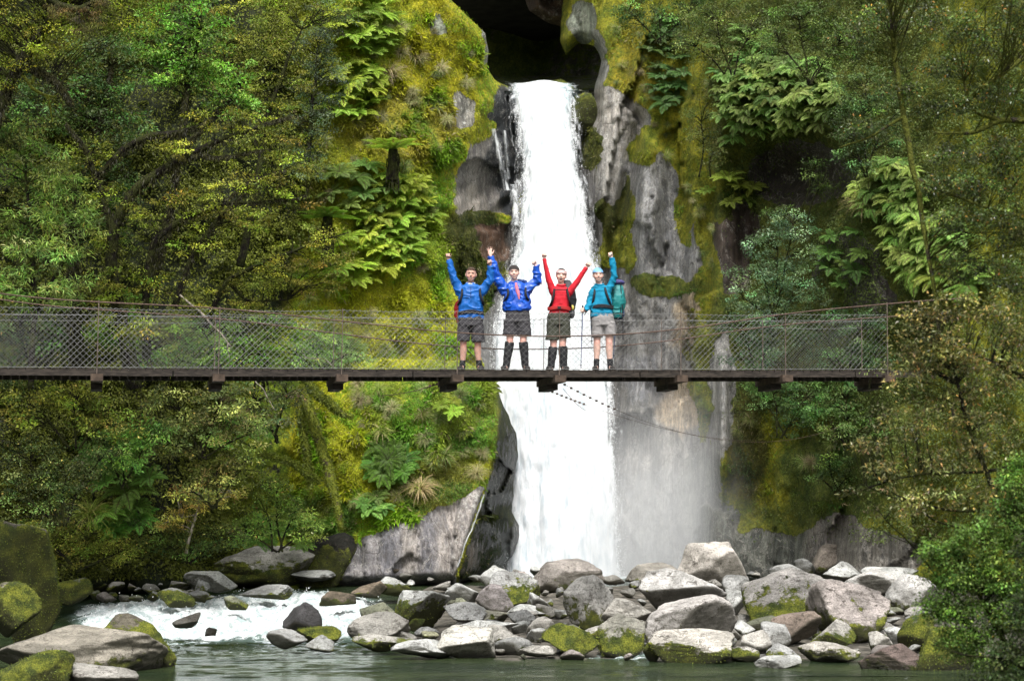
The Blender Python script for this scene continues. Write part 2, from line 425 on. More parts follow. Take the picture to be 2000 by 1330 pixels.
def pn_low(px, py):
    a = paint(px, py, (.25, .22, .19), 1., (.44, .45, .032), [('mcol', 880, 800, 100, 110, (0.225, 0.288, 0.04)), ('mcol', 760, 800, 80, 80, (0.25, 0.312, 0.0325)),
        ('mcol', 660, 900, 70, 130, (0.375, 0.388, 0.0275)), ('mcol', 840, 940, 100, 60, (0.2, 0.213, 0.0375)), ('mcol', 620, 1030, 80, 70, (0.15, 0.188, 0.025))], 31)
    rx = np.interp(py, [700, 760, 800, 880, 950, 1000, 1125], [935, 958, 968, 958, 944, 925, 886])
    line = np.interp(px, [600, 690, 760, 800, 860, 900, 940], [1200, 1062, 1028, 1020, 985, 975, 950]) + 14 * n2(px, py, 30, 3, 40)
    m = sst(-8, 8, py - line) * (px < rx + 4)
    a['moss'] = a['moss'] * (1 - m)
    t = sst(-.3, .4, n2(px, py, 40, 2, 44, 1., .15))[:, None]
    a['rock'] = np.array((.30, .275, .26)) * t + np.array((.18, .175, .19)) * (1 - t)
    a['lichen'] = a['lichen'] + .7 * sst(720, 700, px) + .8 * np.exp(-((px - rx + 14) / 16) ** 2)
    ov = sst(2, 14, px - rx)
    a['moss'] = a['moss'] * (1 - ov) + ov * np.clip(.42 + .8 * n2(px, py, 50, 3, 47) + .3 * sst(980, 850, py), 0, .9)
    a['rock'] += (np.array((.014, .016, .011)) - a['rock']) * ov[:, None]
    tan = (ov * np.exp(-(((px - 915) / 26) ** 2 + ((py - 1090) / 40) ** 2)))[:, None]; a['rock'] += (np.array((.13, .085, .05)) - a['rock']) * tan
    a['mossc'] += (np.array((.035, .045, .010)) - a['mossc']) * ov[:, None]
    return a
def D_right(px, py):
    d = np.interp(px, [1080, 1130, 1180, 1250, 1340, 1400, 1500, 1700, 2000, 2300], [57.2, 56.4, 55.4, 54.6, 54.4, 52.6, 51.4, 47, 42.5, 40])
    d = d + (900 - py) / 1000 * 1.6
    rk = np.clip(sst(1420, 1370, px) + .5 * sst(900, 960, py), 0, 1)
    d = d + .8 * n2(px, py, 220, 3, 22, 1, .5) + (.45 - .41 * rk) * n2(px, py, 60, 3, 25, 1., .35) + (.10 - .06 * rk) * n2(px, py, 16, 3, 26)
    fold = np.abs(np.mod(px / 95 + .35 * n2(px, py, 160, 2, 28, 1, .4) + py / 1500, 1) - .5) * 2
    rk = sst(1420, 1370, px) + .5 * sst(900, 960, py)
    d = d + .55 * fold * np.clip(rk, 0, 1)
    d = d + (facet(px, py, 75, 210, 11, .75, 1.2) + facet(px, py, 30, 70, 12, .09, 1.2)) * np.clip(rk, 0, 1)
    cr = np.interp(py, [200, 260, 330, 470, 600], [1250, 1243, 1232, 1200, 1190])
    d = d + 1.1 * np.exp(-((px - cr) / 14) ** 2) * sst(190, 260, py) * sst(640, 540, py)
    d = d - .6 * np.exp(-(((px - 1275) / 40) ** 2 + ((py - 430) / 120) ** 2))
    d = d + 2.0 * np.exp(-(((px - 1570) / 90) ** 2 + ((py - 345) / 62) ** 2)) - 1.2 * np.exp(-(((px - 1520) / 130) ** 2 + ((py - 190) / 80) ** 2))
    d = d - .8 * np.exp(-((px - 1412) / 13) ** 2) * sst(650, 720, py) * sst(1000, 900, py)
    d = d + 1.2 * np.exp(-(((px - 1460) / 25) ** 2 + ((py - 480) / 120) ** 2)) + .8 * np.exp(-(((px - 1140) / 30) ** 2 + ((py - 50) / 60) ** 2)) * 0
    return d
R_RULES = [
 ('rock', 1228, 320, 44, 110, (0.269, 0.265, 0.261)), ('rock', 1300, 450, 66, 150, (0.251, 0.251, 0.255)),
 ('mcol', 1600, 400, 250, 700, OM), ('mcol', 1340, 300, 60, 260, (.27, .27, .024)), ('mcol', 1240, 120, 60, 110, (.27, .25, .026)), ('mcol', 1360, 500, 45, 160, (.19, .20, .02)),
 ('mcol', 1540, 890, 130, 100, (.27, .27, .022)), ('mcol', 1640, 920, 110, 100, (.09, .12, .018)), ('mcol', 1460, 870, 40, 110, (.10, .10, .02)),
 ('rock', 1140, 45, 26, 42, (0.175, 0.195, 0.156)), ('rock', 1165, 130, 14, 70, (0.303, 0.303, 0.283)), ('rock', 1196, 240, 54, 74, (0.336, 0.316, 0.29)), ('rock', 1160, 370, 48, 120, (0.216, 0.209, 0.206)), ('rock', 1190, 320, 30, 60, (0.319, 0.306, 0.286)),
 ('rock', 1275, 440, 70, 140, (0.22, 0.22, 0.224), -6), ('rock', 1240, 570, 80, 56, (0.186, 0.186, 0.186)), ('rock', 1270, 660, 118, 96, (0.206, 0.203, 0.2)), ('rock', 1270, 850, 120, 160, (0.234, 0.224, 0.211)), ('rock', 1290, 1050, 130, 130, (0.218, 0.218, 0.212)),
 ('rock', 1412, 820, 22, 180, (0.303, 0.297, 0.29)), ('rock', 1390, 1000, 60, 120, (0.164, 0.169, 0.15)), ('rock', 1530, 1100, 160, 66, (0.141, 0.146, 0.126)), ('rock', 1640, 1060, 60, 60, (0.246, 0.219, 0.194)), ('rock', 1700, 1090, 100, 60, (0.187, 0.175, 0.155)),
 ('tone', 1330, 780, 40, 70, (0.435, 0.348, 0.246)), ('tone', 1350, 620, 40, 60, (0.362, 0.29, 0.203)), ('tone', 1250, 740, 40, 50, (0.232, 0.232, 0.246)),
 ('moss', 1160, 285, 20, 40, 1.), ('moss', 1205, 410, 13, 80, .9, 12), ('moss', 1222, 480, 16, 60, .8), ('moss', 1300, 555, 74, 20, .95), ('moss', 1258, 292, 26, 34, .9), ('moss', 1342, 380, 20, 120, .9), ('moss', 1228, 440, 12, 70, .85), ('moss', 1180, 440, 16, 50, .8), ('moss', 1372, 740, 20, 130, .8), ('moss', 1350, 660, 14, 60, .5),
 ('moss', 1440, 930, 40, 70, .7), ('mcol', 1180, 350, 50, 120, (.08, .09, .018)), ('mcol', 1290, 560, 80, 30, (.10, .12, .02)),
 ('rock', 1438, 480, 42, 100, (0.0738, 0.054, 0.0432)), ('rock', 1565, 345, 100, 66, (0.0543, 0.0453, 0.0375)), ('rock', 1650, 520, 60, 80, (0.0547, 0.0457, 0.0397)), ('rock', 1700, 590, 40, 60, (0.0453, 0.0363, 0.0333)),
 ('moss', 1395, 350, 50, 90, 1.), ('moss', 1620, 560, 26, 50, .8),
 ('lich', 1180, 250, 80, 90, .6), ('lich', 1240, 330, 60, 120, .45), ('lich', 1460, 820, 60, 90, .55), ('lich', 1330, 400, 40, 90, .5)]
def pn_right(px, py): return paint(px, py, (.1, .09, .075), 1., (.21, .23, .022), R_RULES, 61)
def D_back(px, py):
    return 60.5 + 6.0 * (1 - sst(150, 175, py)) + .9 * n2(px, py, 90, 4, 71) + 1.5 * np.exp(-((px - 1050) / 60) ** 2) * (1 - sst(150, 175, py))
def pn_back(px, py): return paint(px, py, (.10, .10, .07), .5, (.11, .15, .03), [('moss', 1010, 100, 60, 50, .8), ('rock', 1060, 30, 40, 40, (.08, .06, .045))], 81)
LEFT = [(-250, -250), (868, -250), (870, -20), (885, 5), (915, 32), (948, 66), (955, 100), (951, 135), (966, 158), (992, 170), (1004, 200), (1012, 260), (1028, 330), (1030, 400), (1024, 470), (1020, 560), (1010, 640), (985, 740), (975, 820), (960, 900), (960, 1160), (-250, 1160)]
LOW = [(560, 770), (640, 715), (760, 700), (900, 705), (946, 722), (972, 755), (984, 795), (1008, 845), (1013, 890), (1003, 950), (1000, 1000), (1024, 1045), (1017, 1078), (985, 1108), (890, 1140), (560, 1150), (540, 950)]
RIGHT = [(1096, -250), (1098, 0), (1092, 80), (1105, 108), (1130, 86), (1163, 90), (1176, 122), (1163, 165), (1155, 225), (1134, 262), (1124, 330), (1132, 400), (1150, 460), (1165, 560), (1175, 740), (1178, 850), (1190, 1000), (1200, 1150), (2300, 1150), (2300, -250)]
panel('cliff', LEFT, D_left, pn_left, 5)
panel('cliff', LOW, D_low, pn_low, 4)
panel('cliff', RIGHT, D_right, pn_right, 5)
panel('cliff', [(820, -250), (1320, -250), (1320, 1150), (820, 1150)], D_back, pn_back, 8)
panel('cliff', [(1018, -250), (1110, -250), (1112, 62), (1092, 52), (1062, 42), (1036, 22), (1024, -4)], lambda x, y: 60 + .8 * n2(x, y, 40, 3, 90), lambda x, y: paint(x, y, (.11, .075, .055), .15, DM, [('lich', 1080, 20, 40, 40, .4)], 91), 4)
# unseen slab added over the ravine to keep skylight out
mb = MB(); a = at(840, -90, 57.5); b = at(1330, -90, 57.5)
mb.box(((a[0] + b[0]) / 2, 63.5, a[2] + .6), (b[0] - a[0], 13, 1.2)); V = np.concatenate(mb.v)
tag(mb.build('cliff', simple('added_ravine_roof', (.03, .03, .025), .9, .4, 2, bump=.5)), kind='structure')

def S(df, px, py, off=0):
    px = np.asarray(px, float); py = np.asarray(py, float); return at(px, py, df(px, py) - off)
# ================================================================ river bed, river, falls
def bar(X, Y):          # height of the gravel bar / river bed
    b = np.interp(Y, [-50, 29, 32, 46, 50, 80], [-.9, -.45, -.05, .72, .3, -.4])
    ch = sst(-1.2, -2.9, X + (Y - 38) * .06) * sst(28, 34, Y)        # the rapids channel lies left
    return b - .55 * ch
def zriv(X, Y):
    z = .66 * sst(36.4, 47.5, Y) * .75 + .66 * .25 * np.clip((Y - 36.4) / 11, 0, 1)
    return z
def Yof(yb): return 4.329 / (.0571 + (yb - 1000) / 3660)
gx, gy = np.meshgrid(np.arange(-40, 40.1, .25), np.concatenate([np.arange(-60, 24, 4), np.arange(24, 60, .25), np.arange(60, 90, 3)]))
H, W = gx.shape; px, py = gx.ravel(), gy.ravel()
z = bar(px, py) + .06 * fbm(np.stack([px * 2, py * 2, 0 * px], 1), 3, 5)
idx = np.arange(H * W).reshape(H, W)
q = np.stack([idx[:-1, :-1], idx[:-1, 1:], idx[1:, 1:], idx[1:, :-1]], -1).reshape(-1, 4)
m, nt = newmat('river_gravel'); n = N(nt); pos = n('ShaderNodeNewGeometry').outputs['Position']
vo = n('ShaderNodeTexVoronoi'); vo.inputs['Scale'].default_value = 6; nt.links.new(pos, vo.inputs['Vector'])
c = n.mix(n.mr(n.noise(pos, 3, 5), .3, .7), (.07, .065, .05), (.2, .18, .15)); vc = n('ShaderNodeRGBToBW'); nt.links.new(vo.outputs['Color'], vc.inputs[0]); c = n.mix(.7, c, vc.outputs[0], 'MULTIPLY')
n.out(n.bsdf(c, .8, n.bump(vo.outputs['Distance'], 1, .06), .3))
tag(link('riverbed', np_mesh('riverbed', np.stack([px, py, z], 1), q, m, True)), kind='structure')

# ground sheet far out behind everything, so no open void shows from the side
mb = MB(); mb.add([(-400, -200, -1.2), (400, -200, -1.2), (400, 600, -1.2), (-400, 600, -1.2)], [(0, 1, 2, 3)])
tag(mb.build('ground', simple('forest_soil', (.05, .045, .03), .9, .4, .5)), kind='structure')

# river surface with standing waves and white water
fx, fy = np.meshgrid(np.arange(-11, 11.01, .05), np.arange(29, 50.5, .05))
H, W = fx.shape; X, Y = fx.ravel(), fy.ravel()
def foam_amt(X, Y):
    """white water of the rapid, by place on the river"""
    px = 1000 + X / Y * F
    up = np.interp(px, [120, 250, 420, 520, 700, 780], [44, 45.2, 45.5, 46.4, 46.2, 43])
    lo = np.interp(px, [120, 180, 330, 560, 720, 780], [40, 38, 36.7, 36.5, 36.9, 38.5])
    nn = fbm(np.stack([X * 1.1, Y * .55, 0 * X], 1), 4, 21)
    f = sst(0, 1.3, Y - lo + .5 * nn) * sst(0, 3., up - Y + 2.2 * nn) * sst(110, 200, px + 40 * nn) * sst(800, 700, px + 40 * nn)
    f2 = .8 * np.exp(-((px - 1215) / 60) ** 2) * np.exp(-((Y - 33.0) / .5) ** 2)           # little chute between the boulders
    f3 = .55 * np.exp(-((Y - 36.45 + .25 * nn) / .16) ** 2) * sst(300, 340, px) * sst(800, 700, px)
    st = fbm(np.stack([X * .9, Y * 3.2, 0 * X + 9], 1), 4, 27)                      # foam trails drifting off
    f4 = .34 * sst(32.2, 36.6, Y) * sst(-.1, .35, st) * sst(300, 380, px) * sst(1000, 700, px) * (Y < 37)
    return np.clip(f + f2 + f3 + f4, 0, 1)
fo = foam_amt(X, Y)
nn1 = fbm(np.stack([X * 1.7, Y * .8, 0 * X + 3], 1), 5, 31, .6)
Z = zriv(X, Y) + fo * (.30 * nn1 + .10 * np.abs(fbm(np.stack([X * 6, Y * 3.5, 0 * X], 1), 4, 33))) + .012 * fbm(np.stack([X * 1.2, Y * 2.2, 0 * X], 1), 3, 35) * (1 - fo)
idx = np.arange(H * W).reshape(H, W)
q = np.stack([idx[:-1, :-1], idx[:-1, 1:], idx[1:, 1:], idx[1:, :-1]], -1).reshape(-1, 4)
m, nt = newmat('river_water'); n = N(nt); pos = n('ShaderNodeNewGeometry').outputs['Position']
fa = n.attr('foam', 'Fac')
nv = n.vscale(pos, (1, .55, 1))
fb = n.math('ADD', fa, n.math('MULTIPLY', n.math('SUBTRACT', n.noise(nv, 2.6, 9, .76, 1.0), .5), 3.0))
fm = n.mr(fb, .40, .66)
deep = n.mix(n.mr(n.noise(n.vscale(pos, (.5, .8, 1)), .8, 3), .35, .65), (.012, .022, .010), (.034, .048, .020))
deep = n.mix(n.mr(fa, .02, .5), deep, (.12, .17, .15))
rip = n.noise(n.vscale(pos, (1, 2.6, 1)), 2.6, 6, .62, .4); rip2 = n.noise(n.vscale(pos, (1, 2.2, 1)), 11, 4, .6)
nr = n.bump(n.math('ADD', rip, n.math('MULTIPLY', rip2, .35)), .75, .10)
wat = n.bsdf(deep, .06, nr, .5, IOR=1.33)
spk = n.mr(n.noise(n.vscale(pos, (1, 1.3, 1)), 17, 2, .5), .755, .79)
foamc = n.mix(n.mr(n.noise(n.vscale(pos, (1, .6, 1)), 5, 8, .78, .6), .40, .60), (.34, .42, .42), (.80, .83, .83))
fs = n.bsdf(foamc, .6, n.bump(n.noise(pos, 14, 6, .7), .7, .08), .3)
mx = n('ShaderNodeMixShader', i_0=n.math('MAXIMUM', fm, n.math('MULTIPLY', spk, .45))); nt.links.new(wat, mx.inputs[1]); nt.links.new(fs, mx.inputs[2])
n.out(mx.outputs[0]); M_WATER = m
tag(link('river', np_mesh('river', np.stack([X, Y, Z], 1), q, M_WATER, True, None, {'foam': fo})), kind='structure')
# same river, calm near part and the plunge pool
def sheet(x0, x1, y0, y1, st, zf, ff, nm='river'):
    fx, fy = np.meshgrid(np.arange(x0, x1 + .01, st), np.arange(y0, y1 + .01, st)); H, W = fx.shape; X, Y = fx.ravel(), fy.ravel()
    idx = np.arange(H * W).reshape(H, W); q = np.stack([idx[:-1, :-1], idx[:-1, 1:], idx[1:, 1:], idx[1:, :-1]], -1).reshape(-1, 4)
    fo = ff(X, Y)
    tag(link(nm, np_mesh(nm, np.stack([X, Y, zf(X, Y) + .05 * fo * fbm(np.stack([X * 3, Y * 3, 0 * X], 1), 3, 3)], 1), q, M_WATER, True, None, {'foam': fo})), kind='structure')
sheet(-30, 30, -40, 29, 1.0, lambda X, Y: 0 * X, lambda X, Y: 0 * X)
sheet(-10, 12, 50.5, 60, .1, lambda X, Y: .66 + 0 * X, lambda X, Y: np.clip(np.exp(-((X - 1.6) / 4.0) ** 2) * sst(51.5, 53.5, Y), 0, 1), 'plunge_pool')

# the falls: two overlapping sheets of falling white water
ROWS = [168, 190, 240, 330, 400, 480, 560, 640, 740, 850, 1000, 1118, 1135]
LX = [1001, 1001, 1008, 1018, 1016, 1006, 988, 960, 955, 985, 988, 984, 975]
RX = [1118, 1122, 1125, 1132, 1143, 1158, 1172, 1184, 1194, 1200, 1208, 1215, 1224]
def D_fall(u, py, layer):
    base = np.interp(py, [120, 168, 190, 400, 800, 1135], [60.5, 57.6, 57.0, 56.0, 55.0, 54.4])
    return base - (.55 - 1.1 * layer * .3) * np.sin(np.pi * np.clip(u, 0, 1)) ** .6
m, nt = newmat('falling_white_water'); n = N(nt); pos = n('ShaderNodeNewGeometry').outputs['Position']
e = n.attr('edge', 'Fac'); gl = n.attr('glass', 'Fac')
s1 = n.noise(n.vscale(pos, (1, 1, .16)), 5, 7, .7, .5); s2 = n.noise(n.vscale(pos, (1, 1, .4)), 9, 7, .75)
s4 = n.noise(n.vscale(pos, (1, 1, .10)), 9, 8, .72, .8)
col = n.mix(n.mr(n.math('ADD', n.math('MULTIPLY', s1, .5), n.math('MULTIPLY', s4, .5)), .36, .54), (.50, .58, .63), (.86, .885, .90))
col = n.mix(n.math('MULTIPLY', gl, n.mr(n.noise(n.vscale(pos, (1, 1, .25)), 9, 5, .7), .42, .6)), col, (.30, .42, .44))
sh = n.bsdf(col, .7, n.bump(n.math('ADD', s1, n.math('MULTIPLY', s2, .5)), .55, .12), .2)
tl = n('ShaderNodeBsdfTranslucent'); tl.inputs[0].default_value = (.95, .97, 1, 1)
m1 = n('ShaderNodeMixShader', i_0=.25); nt.links.new(sh, m1.inputs[1]); nt.links.new(tl.outputs[0], m1.inputs[2])
tr = n('ShaderNodeBsdfTransparent')
al = n.mr(n.math('ADD', e, n.math('ADD', n.math('MULTIPLY', n.math('SUBTRACT', s1, .5), 1.5), n.math('MULTIPLY', n.math('SUBTRACT', s2, .5), .7))), .0, .62)
m2 = n('ShaderNodeMixShader', i_0=al); nt.links.new(tr.outputs[0], m2.inputs[1]); nt.links.new(m1.outputs[0], m2.inputs[2])
n.out(m2.outputs[0]); M_FALL = m
def fall_sheet(layer, grow):
    us = np.linspace(-.02, 1.02, 90); vs = np.arange(160, 1136, 4.0)
    u, v = np.meshgrid(us, vs); H, W = u.shape; u, v = u.ravel(), v.ravel()
    l = np.interp(v, ROWS, LX) - grow + 5 * n2(v, v * 0 + layer * 9, 40, 3, 50 + layer); r = np.interp(v, ROWS, RX) + grow + 5 * n2(v, v * 0 + 5, 40, 3, 52 + layer)
    px = l + (r - l) * u
    # the water leaves the lip, then drops
    y = v + 3 * np.sin(u * 9) * (v < 200)
    d = D_fall(u, v, layer) + .17 * n2(px, v, 26, 4, 55 + layer, 1, .22) + .05 * n2(px, v, 9, 3, 57, 1, .4)
    e = np.minimum((px - l) / 36, (r - px) / 36); e = np.clip(e, 0, 1)
    gl = sst(215, 165, v) * (.4 + .6 * sst(1090, 1120, px)) + .6 * np.exp(-((px - 1100) / 14) ** 2) * sst(330, 190, v)
    idx = np.arange(H * W).reshape(H, W); q = np.stack([idx[1:, :-1], idx[1:, 1:], idx[:-1, 1:], idx[:-1, :-1]], -1).reshape(-1, 4)
    return at(px, y, d), q, e, gl
V1, q1, e1, g1 = fall_sheet(0, 3); V2, q2, e2, g2 = fall_sheet(1, 11)
o = link('waterfall', np_mesh('waterfall', np.concatenate([V1, V2]), np.concatenate([q1, q2 + len(V1)]), M_FALL, True, None, {'edge': np.concatenate([e1, e2 * .6]), 'glass': np.concatenate([g1, g2])}))
tag(o, kind='structure')
# stream arriving at the lip, and thin side trickles
def strip(pts, wpx, Y, nm, edge=.5):
    v = []; e = []; 
    pts = np.array(pts, float); ts = np.linspace(0, 1, 60); tt = np.linspace(0, 1, len(pts))
    x = np.interp(ts, tt, pts[:, 0]); y = np.interp(ts, tt, pts[:, 1]); d = np.interp(ts, tt, np.broadcast_to(Y, tt.shape))
    for k in range(7):
        u = k / 6 * 2 - 1; v.append(at(x + u * wpx + 2 * n2(y, y * 0, 15, 2, 9), y, d - .15 * (1 - u * u))); e.append(np.full(60, edge * (1 - abs(u)) + .05))
    V = np.concatenate(v); i = np.arange(7 * 60).reshape(7, 60)
    q = np.stack([i[:-1, 1:], i[1:, 1:], i[1:, :-1], i[:-1, :-1]], -1).reshape(-1, 4)
    tag(link(nm, np_mesh(nm, V, q, M_FALL, True, None, {'edge': np.concatenate(e), 'glass': np.zeros(len(V))})), kind='structure')
strip([(962, 252), (975, 300), (985, 345), (992, 372)], 7, 55.1, 'trickle', .24)
strip([(985, 255), (990, 300), (994, 350)], 4, 55.6, 'trickle', .2)
strip([(1002, 360), (1006, 400), (1008, 440)], 9, [56.0, 55.8, 55.6], 'trickle', .3)
strip([(946, 965), (930, 1010), (910, 1060), (893, 1108)], 3, [47.4, 47.4, 47.3, 47.2], 'trickle', .3)
mb = MB(); a = at(985, 170, 57.2); b = at(1150, 170, 57.2)
fx, fy = np.meshgrid(np.linspace(a[0], b[0], 30), np.linspace(57.2, 66, 40)); X, Y = fx.ravel(), fy.ravel(); i = np.arange(1200).reshape(40, 30)
tag(link('stream', np_mesh('stream', np.stack([X, Y, a[2] - .12 + .05 * fbm(np.stack([X * 3, Y * 2, 0 * X], 1), 3, 4)], 1), np.stack([i[:-1, :-1], i[:-1, 1:], i[1:, 1:], i[1:, :-1]], -1).reshape(-1, 4), M_WATER, True, None, {'foam': .5 * sst(59, 57.2, Y)})), kind='structure')

# spray: flecks of thrown water along both edges of the falls and over the rapid
k = 3500; v = rng.uniform(200, 1125, k); side = rng.random(k) < .5
e = np.where(side, np.interp(v, ROWS, LX), np.interp(v, ROWS, RX)); off = rng.exponential(9, k) - 9
px = e + np.where(side, -1, 1) * off; c = at(px, v, np.interp(v, [168, 1135], [56.2, 53.8]) - rng.random(k) * .5)
r = rng.uniform(.003, .009, k) * np.exp(-np.clip(off, 0, 99) / 30)
k2 = 5000; X = rng.uniform(-9.5, -1.5, k2); Y = rng.uniform(37, 46, k2); f = foam_amt(X, Y); ok = f > .5; X, Y = X[ok], Y[ok]
nn1 = fbm(np.stack([X * 1.7, Y * .8, 0 * X + 3], 1), 5, 31, .6)
c2 = np.stack([X, Y, zriv(X, Y) + .2 * nn1 + rng.exponential(.07, len(X)) * np.clip(nn1 + .5, .1, 1)], 1); r2 = rng.uniform(.003, .009, len(X))
c = np.concatenate([c, c2]); r = np.concatenate([r, r2])
tet = np.array([(1, 1, 1), (-1, -1, 1), (-1, 1, -1), (1, -1, -1)], float); V = (c[:, None] + r[:, None, None] * tet[None] * np.array((1, 1, 1.5))).reshape(-1, 3)
i = np.arange(len(c))[:, None] * 4; T = np.concatenate([i + t for t in ((0, 1, 2), (0, 3, 1), (0, 2, 3), (1, 3, 2))])
tag(link('spray', np_mesh('spray', V, T, simple('white_spray', (.95, .96, .97), .6, .02))), 'fine white spray flying off the edges of the falls and the rapid', None, None, 'stuff')

# mist hanging at the foot of the falls
def mist(nm, c, r, dens):
    m, nt = newmat('drifting_mist'); n = N(nt)
    oc = n('ShaderNodeTexCoord').outputs['Object']
    ln = n('ShaderNodeVectorMath', operation='LENGTH'); nt.links.new(oc, ln.inputs[0])
    d = n.mr(ln.outputs['Value'], 1.0, .15); d = n.math('MULTIPLY', n.math('POWER', d, 1.6), dens)
    pv = n('ShaderNodeVolumePrincipled'); pv.inputs['Color'].default_value = (.98, .99, 1, 1); nt.links.new(d, pv.inputs['Density']); pv.inputs['Anisotropy'].default_value = -.5
    n.out(None, pv.outputs[0])
    mb = MB(); mb.ell((0, 0, 0), (1, 1, 1), nu=20, nv=12); o = mb.build(nm, m); o.location = c; o.scale = r
    tag(o, 'soft white mist hanging around the foot of the falls', None, None, 'stuff')
mist('mist', P(1290, 1070, 53.0), (5.4, 2.4, 6.4), .34)
scene.cycles.volume_bounces = 2
# ================================================================ boulders
def rockmat(nm):
    m, nt = newmat(nm); n = N(nt)
    tc = n('ShaderNodeTexCoord'); gen = tc.outputs['Generated']; geo = n('ShaderNodeNewGeometry'); pos = geo.outputs['Position']
    oi = n('ShaderNodeObjectInfo'); col = oi.outputs['Color']; amt = oi.outputs['Alpha']
    sx = n('ShaderNodeSeparateXYZ'); nt.links.new(gen, sx.inputs[0]); gz = sx.outputs['Z']
    sn = n('ShaderNodeSeparateXYZ'); nt.links.new(geo.outputs['Normal'], sn.inputs[0]); nz = sn.outputs['Z']
    sp = n('ShaderNodeSeparateXYZ'); nt.links.new(pos, sp.inputs[0]); wz = sp.outputs['Z']
    big = n.noise(pos, 1.7, 5, .6, .4); mid = n.noise(pos, 7, 6, .7); fine = n.noise(pos, 34, 6, .8)
    c = n.mix(n.mr(big, .35, .65), n.mix(1., col, (.62, .62, .60), 'MULTIPLY'), n.mix(1., col, (1.22, 1.21, 1.19), 'MULTIPLY'))
    c = n.mix(n.mr(mid, .35, .65, 0, .5), c, n.mix(1., c, (1.35, 1.34, 1.32), 'MULTIPLY'))
    c = n.mix(n.mr(fine, .44, .55, .6, 0), c, n.mix(1., c, (.45, .44, .42), 'MULTIPLY'))
    # dark crusty lichen blotches
    bl = n.math('MULTIPLY', n.mr(n.noise(pos, 5.5, 8, .82, .3), .545, .58), n.mr(n.noise(pos, 1.3, 3), .42, .55))
    pit = n.mr(n.noise(pos, 19, 5, .7), .60, .64); c = n.mix(n.math('MULTIPLY', pit, .6), c, n.mix(1., c, (.3, .29, .27), 'MULTIPLY'))
    c = n.mix(n.math('MULTIPLY', bl, .85), c, (.045, .038, .030))
    vein = n.noise(n.vscale(pos, (1.2, 1, 4)), 1.5, 4, .6, 1.2); vn_ = n.mr(n.math('ABSOLUTE', n.math('SUBTRACT', vein, .5)), .0, .018, 1, 0)
    c = n.mix(n.math('MULTIPLY', vn_, .5), c, n.mix(1., col, (.35, .33, .30), 'MULTIPLY'))
    under = n.mr(nz, .42, -.30); c = n.mix(n.math('MULTIPLY', under, .75), c, (.05, .046, .030))      # undersides painted dark: shade put into the colour
    # moss
    t = n.math('SUBTRACT', n.math('MULTIPLY', amt, 1.55), gz)
    t = n.math('ADD', t, n.math('MULTIPLY', n.math('SUBTRACT', n.noise(pos, 3.1, 6, .7), .5), 1.9))
    t = n.math('ADD', t, n.math('MULTIPLY', n.math('SUBTRACT', .5, n.math('ABSOLUTE', nz)), .25))
    mk = n.math('MULTIPLY', n.mr(t, .18, .34), n.mr(amt, .02, .1))
    mc = n.mix(n.mr(n.noise(pos, 5, 4), .35, .65), (.045, .062, .010), (.17, .185, .022)); mc = n.mix(n.mr(n.noise(pos, 45, 3), .35, .65), n.mix(1., mc, (.5, .55, .5), 'MULTIPLY'), n.mix(1., mc, (1.35, 1.3, 1.2), 'MULTIPLY'))
    mc = n.mix(under, mc, (.04, .042, .012))  # moss on undersides gets the same painted shade
    c = n.mix(mk, c, mc)
    wet = n.mr(wz, .14, .04, 0, 1); wet = n.math('MULTIPLY', wet, n.mr(n.noise(pos, 5, 3), .2, .6, .7, 1)); c = n.mix(n.math('MULTIPLY', wet, .75), c, n.mix(1., c, (.22, .22, .19), 'MULTIPLY'))
    rough = n.math('SUBTRACT', .85, n.math('MULTIPLY', wet, .5))
    h = n.math('ADD', n.math('ADD', mid, n.math('MULTIPLY', fine, .45)), n.math('MULTIPLY', mk, n.math('MULTIPLY', n.noise(pos, 50, 4, .8), 1.4)))
    h = n.math('SUBTRACT', h, n.math('MULTIPLY', vn_, .4))
    n.out(n.bsdf(c, rough, n.bump(h, .85, .035), .3)); return m
M_ROCK = rockmat('river_rock')
def rock_mesh(seed, sharp=.5, sub=4, nm='boulder'):
    r_ = np.random.default_rng(seed)
    bm = bmesh.new(); bmesh.ops.create_icosphere(bm, subdivisions=sub, radius=1)
    V = np.array([v.co[:] for v in bm.verts]); T = np.array([[v.index for v in f.verts] for f in bm.faces]); bm.free()
    V /= np.linalg.norm(V, axis=1)[:, None]
    k = r_.integers(8, 13); nrm = r_.normal(size=(k, 3)); nrm[:, 2] *= .8; nrm /= np.linalg.norm(nrm, axis=1)[:, None]
    dist = r_.uniform(.55, 1.0, k); pw = 9 + 40 * sharp
    s = np.clip(nrm @ V.T, 1e-3, None) / dist[:, None]
    r = 1 / (np.sum(s ** pw, 0) ** (1 / pw)); r = np.minimum(r, 1.5)
    V = V * r[:, None]
    V += V * (.09 * fbm(V * 1.6 + seed, 4, seed % 97) + .05 * fbm(V * 4.5 + seed, 5, seed % 91, .6))[:, None]
    return V, T
